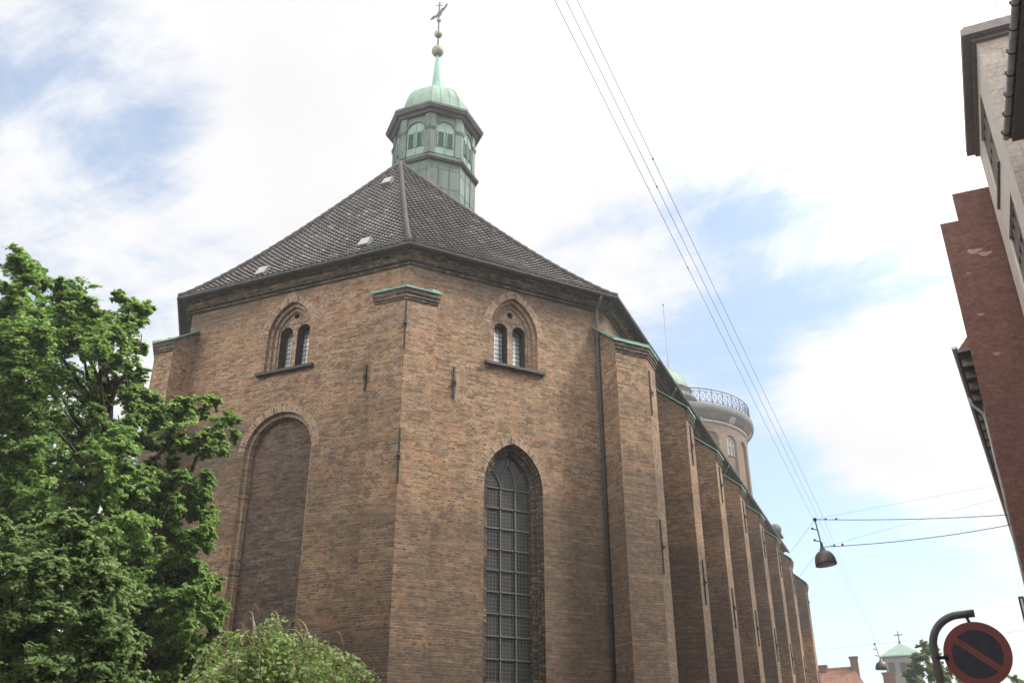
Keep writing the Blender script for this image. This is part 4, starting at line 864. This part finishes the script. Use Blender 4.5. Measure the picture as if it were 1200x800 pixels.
for x, y, r in px_cl:
    if x > 150: x -= 4+.05*(x-150); r *= .85
    d = 19.6+random.uniform(-.9, .6)+(.7 if x > 140 else 0); cl.append((at(x, y, d), r*.85, 1.0))
    if x > 140 and y > 550: cl.append((at(x-6, y+10, d+.8), r*.95, .9))
    if x < 150: cl.append((at(x-8, y+18, d+1.5), r*.9, .4))
    if x < 110: cl.append((at(x-15, y+25, d+3.2), r, .25))
for x, y in ((180, 752), (205, 765), (228, 775), (190, 785), (215, 795), (170, 775), (150, 760), (235, 750)): cl.append((at(x, y, 21.0+.5*random.random()), .42, .9))
for x, y in ((0, 625), (35, 640), (10, 690), (50, 690), (0, 750), (40, 760), (90, 720), (100, 640), (-20, 580), (60, 600)): cl.append((at(x, y, 21.6+random.random()), .8, .8))
for _ in range(26):                                          # the crown's far side
    th = random.uniform(.5, pi-.2); cl.append(((-17.3+2.2*cos(th), 14.6+2.2*sin(th), random.uniform(4, 10.5)), .9, .35))
P, Nn = sprays(cl, 72, 44, (-15.2, 14.0, 7.6), droop=.75); leaves('crown', P, Nn, .076, M['leaf'], lind)
b = MB(); tr0 = Vector((-14.0, 14.3, 0)); tr1 = Vector((-14.4, 14.2, 5.2)); tr2 = Vector((-15.3, 13.4, 11.0))
b.tube([tr0, tr0+Vector((0, 0, .4)), tr0.lerp(tr1, .5)+Vector((.08, 0, 0)), tr1, tr1.lerp(tr2, .4)+Vector((.15, 0, 0)), tr1.lerp(tr2, .7), tr2], [.36, .27, .24, .22, .16, .10, .04], 10)
trunk = b.build('trunk', M['bark'], lind); b = MB()
for c, r, dn in [cl[i] for i in range(0, len(cl), 3)]:
    c = Vector(c); z = max(3.0, min(10.2, c.z-1.6-random.random())); f = (z-5.2)/5.8; base = tr0.lerp(tr1, z/5.2) if z < 5.2 else tr1.lerp(tr2, min(f, 1)); limb(b, base, base.lerp(c, .86), .05, .008, .35)
for e in ((250, 497), (222, 545)): limb(b, tr1+Vector((0, 0, .4)), at(*e, 20.1), .085, .012, .3, 9)
b.build('branch', M['bark'], lind)
# lower broad tree in the left corner
low = thing('broadleaf_tree', 'lower bright green tree in the bottom left corner, below the linden', 'tree', (-11.6, 9.6, 0))
cl = []
for x, y, r in [(68, 622, .3), (85, 612, .22), (45, 650, .45), (85, 655, .45), (15, 660, .5), (110, 690, .42), (70, 700, .5), (30, 710, .5), (-10, 700, .5), (125, 730, .42), (95, 745, .5), (50, 760, .5), (10, 765, .5), (140, 770, .35), (115, 790, .45), (70, 805, .5), (25, 815, .5), (130, 820, .4), (-30, 760, .5), (150, 800, .3), (-20, 640, .4)]:
    d = 14.6+random.uniform(-.5, .5); cl.append((at(x, y, d), r, 1.0)); cl.append((at(x-10, y+14, d+1.0), r, .5))
for _ in range(14): cl.append(((-11.9+random.uniform(-1.1, 1.1), 9.9+random.uniform(-.2, 1.2), random.uniform(1.6, 3.4)), .55, .5))
P, Nn = sprays(cl, 62, 40, (-11.9, 10.0, 3.4), droop=.9); leaves('crown', P, Nn, .060, M['leaf_low'], low)
b = MB(); b.tube([(-11.6, 9.9, 0), (-11.55, 9.9, 1.5), (-11.7, 9.95, 2.8), (-11.5, 9.8, 4.6)], [.14, .11, .08, .02], 8); b.build('trunk', M['bark'], low)
b = MB()
for c, r, dn in cl[::4]: limb(b, (-11.62, 9.93, min(2.6, max(1.2, Vector(c).z-1))), c, .035, .008)
b.build('branch', M['bark'], low)
# weeping tree with bare arching twigs
we = thing('weeping_tree', 'small weeping tree with pale bare twigs at its top, before the blind arch', 'tree', (-7.9, 10.95, 0))
top = Vector((-8.02, 10.95, 3.66)); bt_ = MB(); bl = MB(); P = []; Nn = []
bl.tube([(-7.9, 10.95, 0), (-7.82, 10.95, 1.2), (-7.95, 11.0, 2.3), (-7.95, 10.95, 3.5)], [.09, .075, .06, .03], 8)
wt = bl.build('trunk', M['bark'], we)
for k in range(34):
    th = 2.4*k+random.uniform(-.3, .3); R_ = random.uniform(.5, 1.42); rise = random.uniform(.10, .42)*(1.25-R_/2); dr = Vector((cos(th), sin(th), 0)); st = top+Vector((0, 0, random.uniform(-.75, -.1))); A_ = []
    for j in range(13):
        f = j/12; A_.append(st+dr*R_*(1-(1-f)**1.5)+Vector((0, 0, rise*4*f*(1-f)*(1.3-f)-.55*max(0, f-.35)**1.7))+Vector((random.gauss(0, .015), random.gauss(0, .015), random.gauss(0, .01))))
    bt_.tube(A_, [.011-.0007*j for j in range(13)], 5, cap=False)
    f = RNG.random(70)*.9+.1; a_ = np.array([list(p) for p in A_]); idx = np.clip((f*12).astype(int), 0, 11); fr_ = (f*12-idx)[:, None]; P.append(a_[idx]*(1-fr_)+a_[idx+1]*fr_+RNG.normal(size=(70, 3))*.05); Nn.append(unit(np.tile(np.array([dr.x*.3, dr.y*.3, .9]), (70, 1))+RNG.normal(size=(70, 3))*.5))
    for q in range(7):
        f0 = random.uniform(.3, 1.0); i0 = min(11, int(f0*12)); s0 = A_[i0].lerp(A_[i0+1], f0*12-i0); d2 = (dr*.6+Vector((random.gauss(0, .5), random.gauss(0, .5), 0))); ln = random.uniform(.5, 1.5); ou = random.uniform(.1, .3)
        S_ = [s0+d2*ou*(1-(1-g/8)**2)+Vector((0, 0, .07*sin(pi*min(1, g/3))-ln*(max(0, g/8-.12))**1.25))+Vector((random.gauss(0, .012), random.gauss(0, .012), 0)) for g in range(9)]
        bt_.tube(S_, [.0055-.0004*g for g in range(9)], 4, cap=False)
        nl = random.randint(36, 84); f = RNG.random(nl)**.8*.88+.12; a_ = np.array([list(p) for p in S_]); idx = np.clip((f*8).astype(int), 0, 7); fr_ = (f*8-idx)[:, None]; pq = a_[idx]*(1-fr_)+a_[idx+1]*fr_
        P.append(pq+RNG.normal(size=(nl, 3))*np.array([.06, .06, .04])); Nn.append(unit(np.tile(np.array([dr.x*.5, dr.y*.5, .7]), (nl, 1))+RNG.normal(size=(nl, 3))*.5))
for k in range(9):                                           # bare arching sprigs above the leaves
    x = -1.05+2.1*k/8+random.uniform(-.08, .08); st = top+Vector((x*.8, random.uniform(-.45, .1), -.12-.18*abs(x))); s_ = random.choice((-1, 1)); hh = random.uniform(.2, .42); ww = random.uniform(.12, .34)
    pts = [st+Vector((s_*ww*(1-cos(pi*.8*f/10))*.9, random.gauss(0, .006), hh*1.25*sin(pi*.86*f/10)+random.gauss(0, .006))) for f in range(11)]
    bt_.tube(pts, [.015-.001*j for j in range(11)], 5, cap=False)
    if k % 3 == 0: bt_.tube([pts[5], pts[5]+Vector((.05, 0, .1)), pts[5]+Vector((.12, 0, .02))], [.006, .005, .003], 4, cap=False)
bt_.build('twig', M['twig'], wt); leaves('crown', np.concatenate(P), np.concatenate(Nn), .056, M['leaf_weep'], we)
# tree at the far end of the street
ft = thing('street_tree', 'distant leafy tree behind the no parking sign at the street end', 'tree', (1.6, 76, 0)); cl = []
for x, y, r in [(1084, 757, .45), (1078, 768, .45), (1094, 768, .5), (1076, 782, .5), (1090, 786, .65), (1108, 784, .7), (1130, 795, .7), (1160, 802, .7), (1186, 803, .6), (1198, 802, .5), (1100, 803, .8), (1076, 803, .6), (1140, 812, .8), (1065, 795, .4)]:
    cl.append((at(x, y, 75+random.uniform(-.8, .8)), r, 1)); cl.append((at(x, y+4, 77), r, .6))
P, Nn = sprays(cl, 40, 22, (1.6, 76, 8.2)); leaves('crown', P, Nn, .20, M['leaf_far'], ft)
b = MB(); b.tube([(1.6, 76, 0), (1.65, 76, 4), (1.4, 76, 8), (.2, 75.6, 11)], [.3, .24, .17, .05], 8)
for c, r, dn in cl[::3]: limb(b, (1.6, 76, 6.5), c, .09, .02)
b.build('trunk', M['bark'], ft)
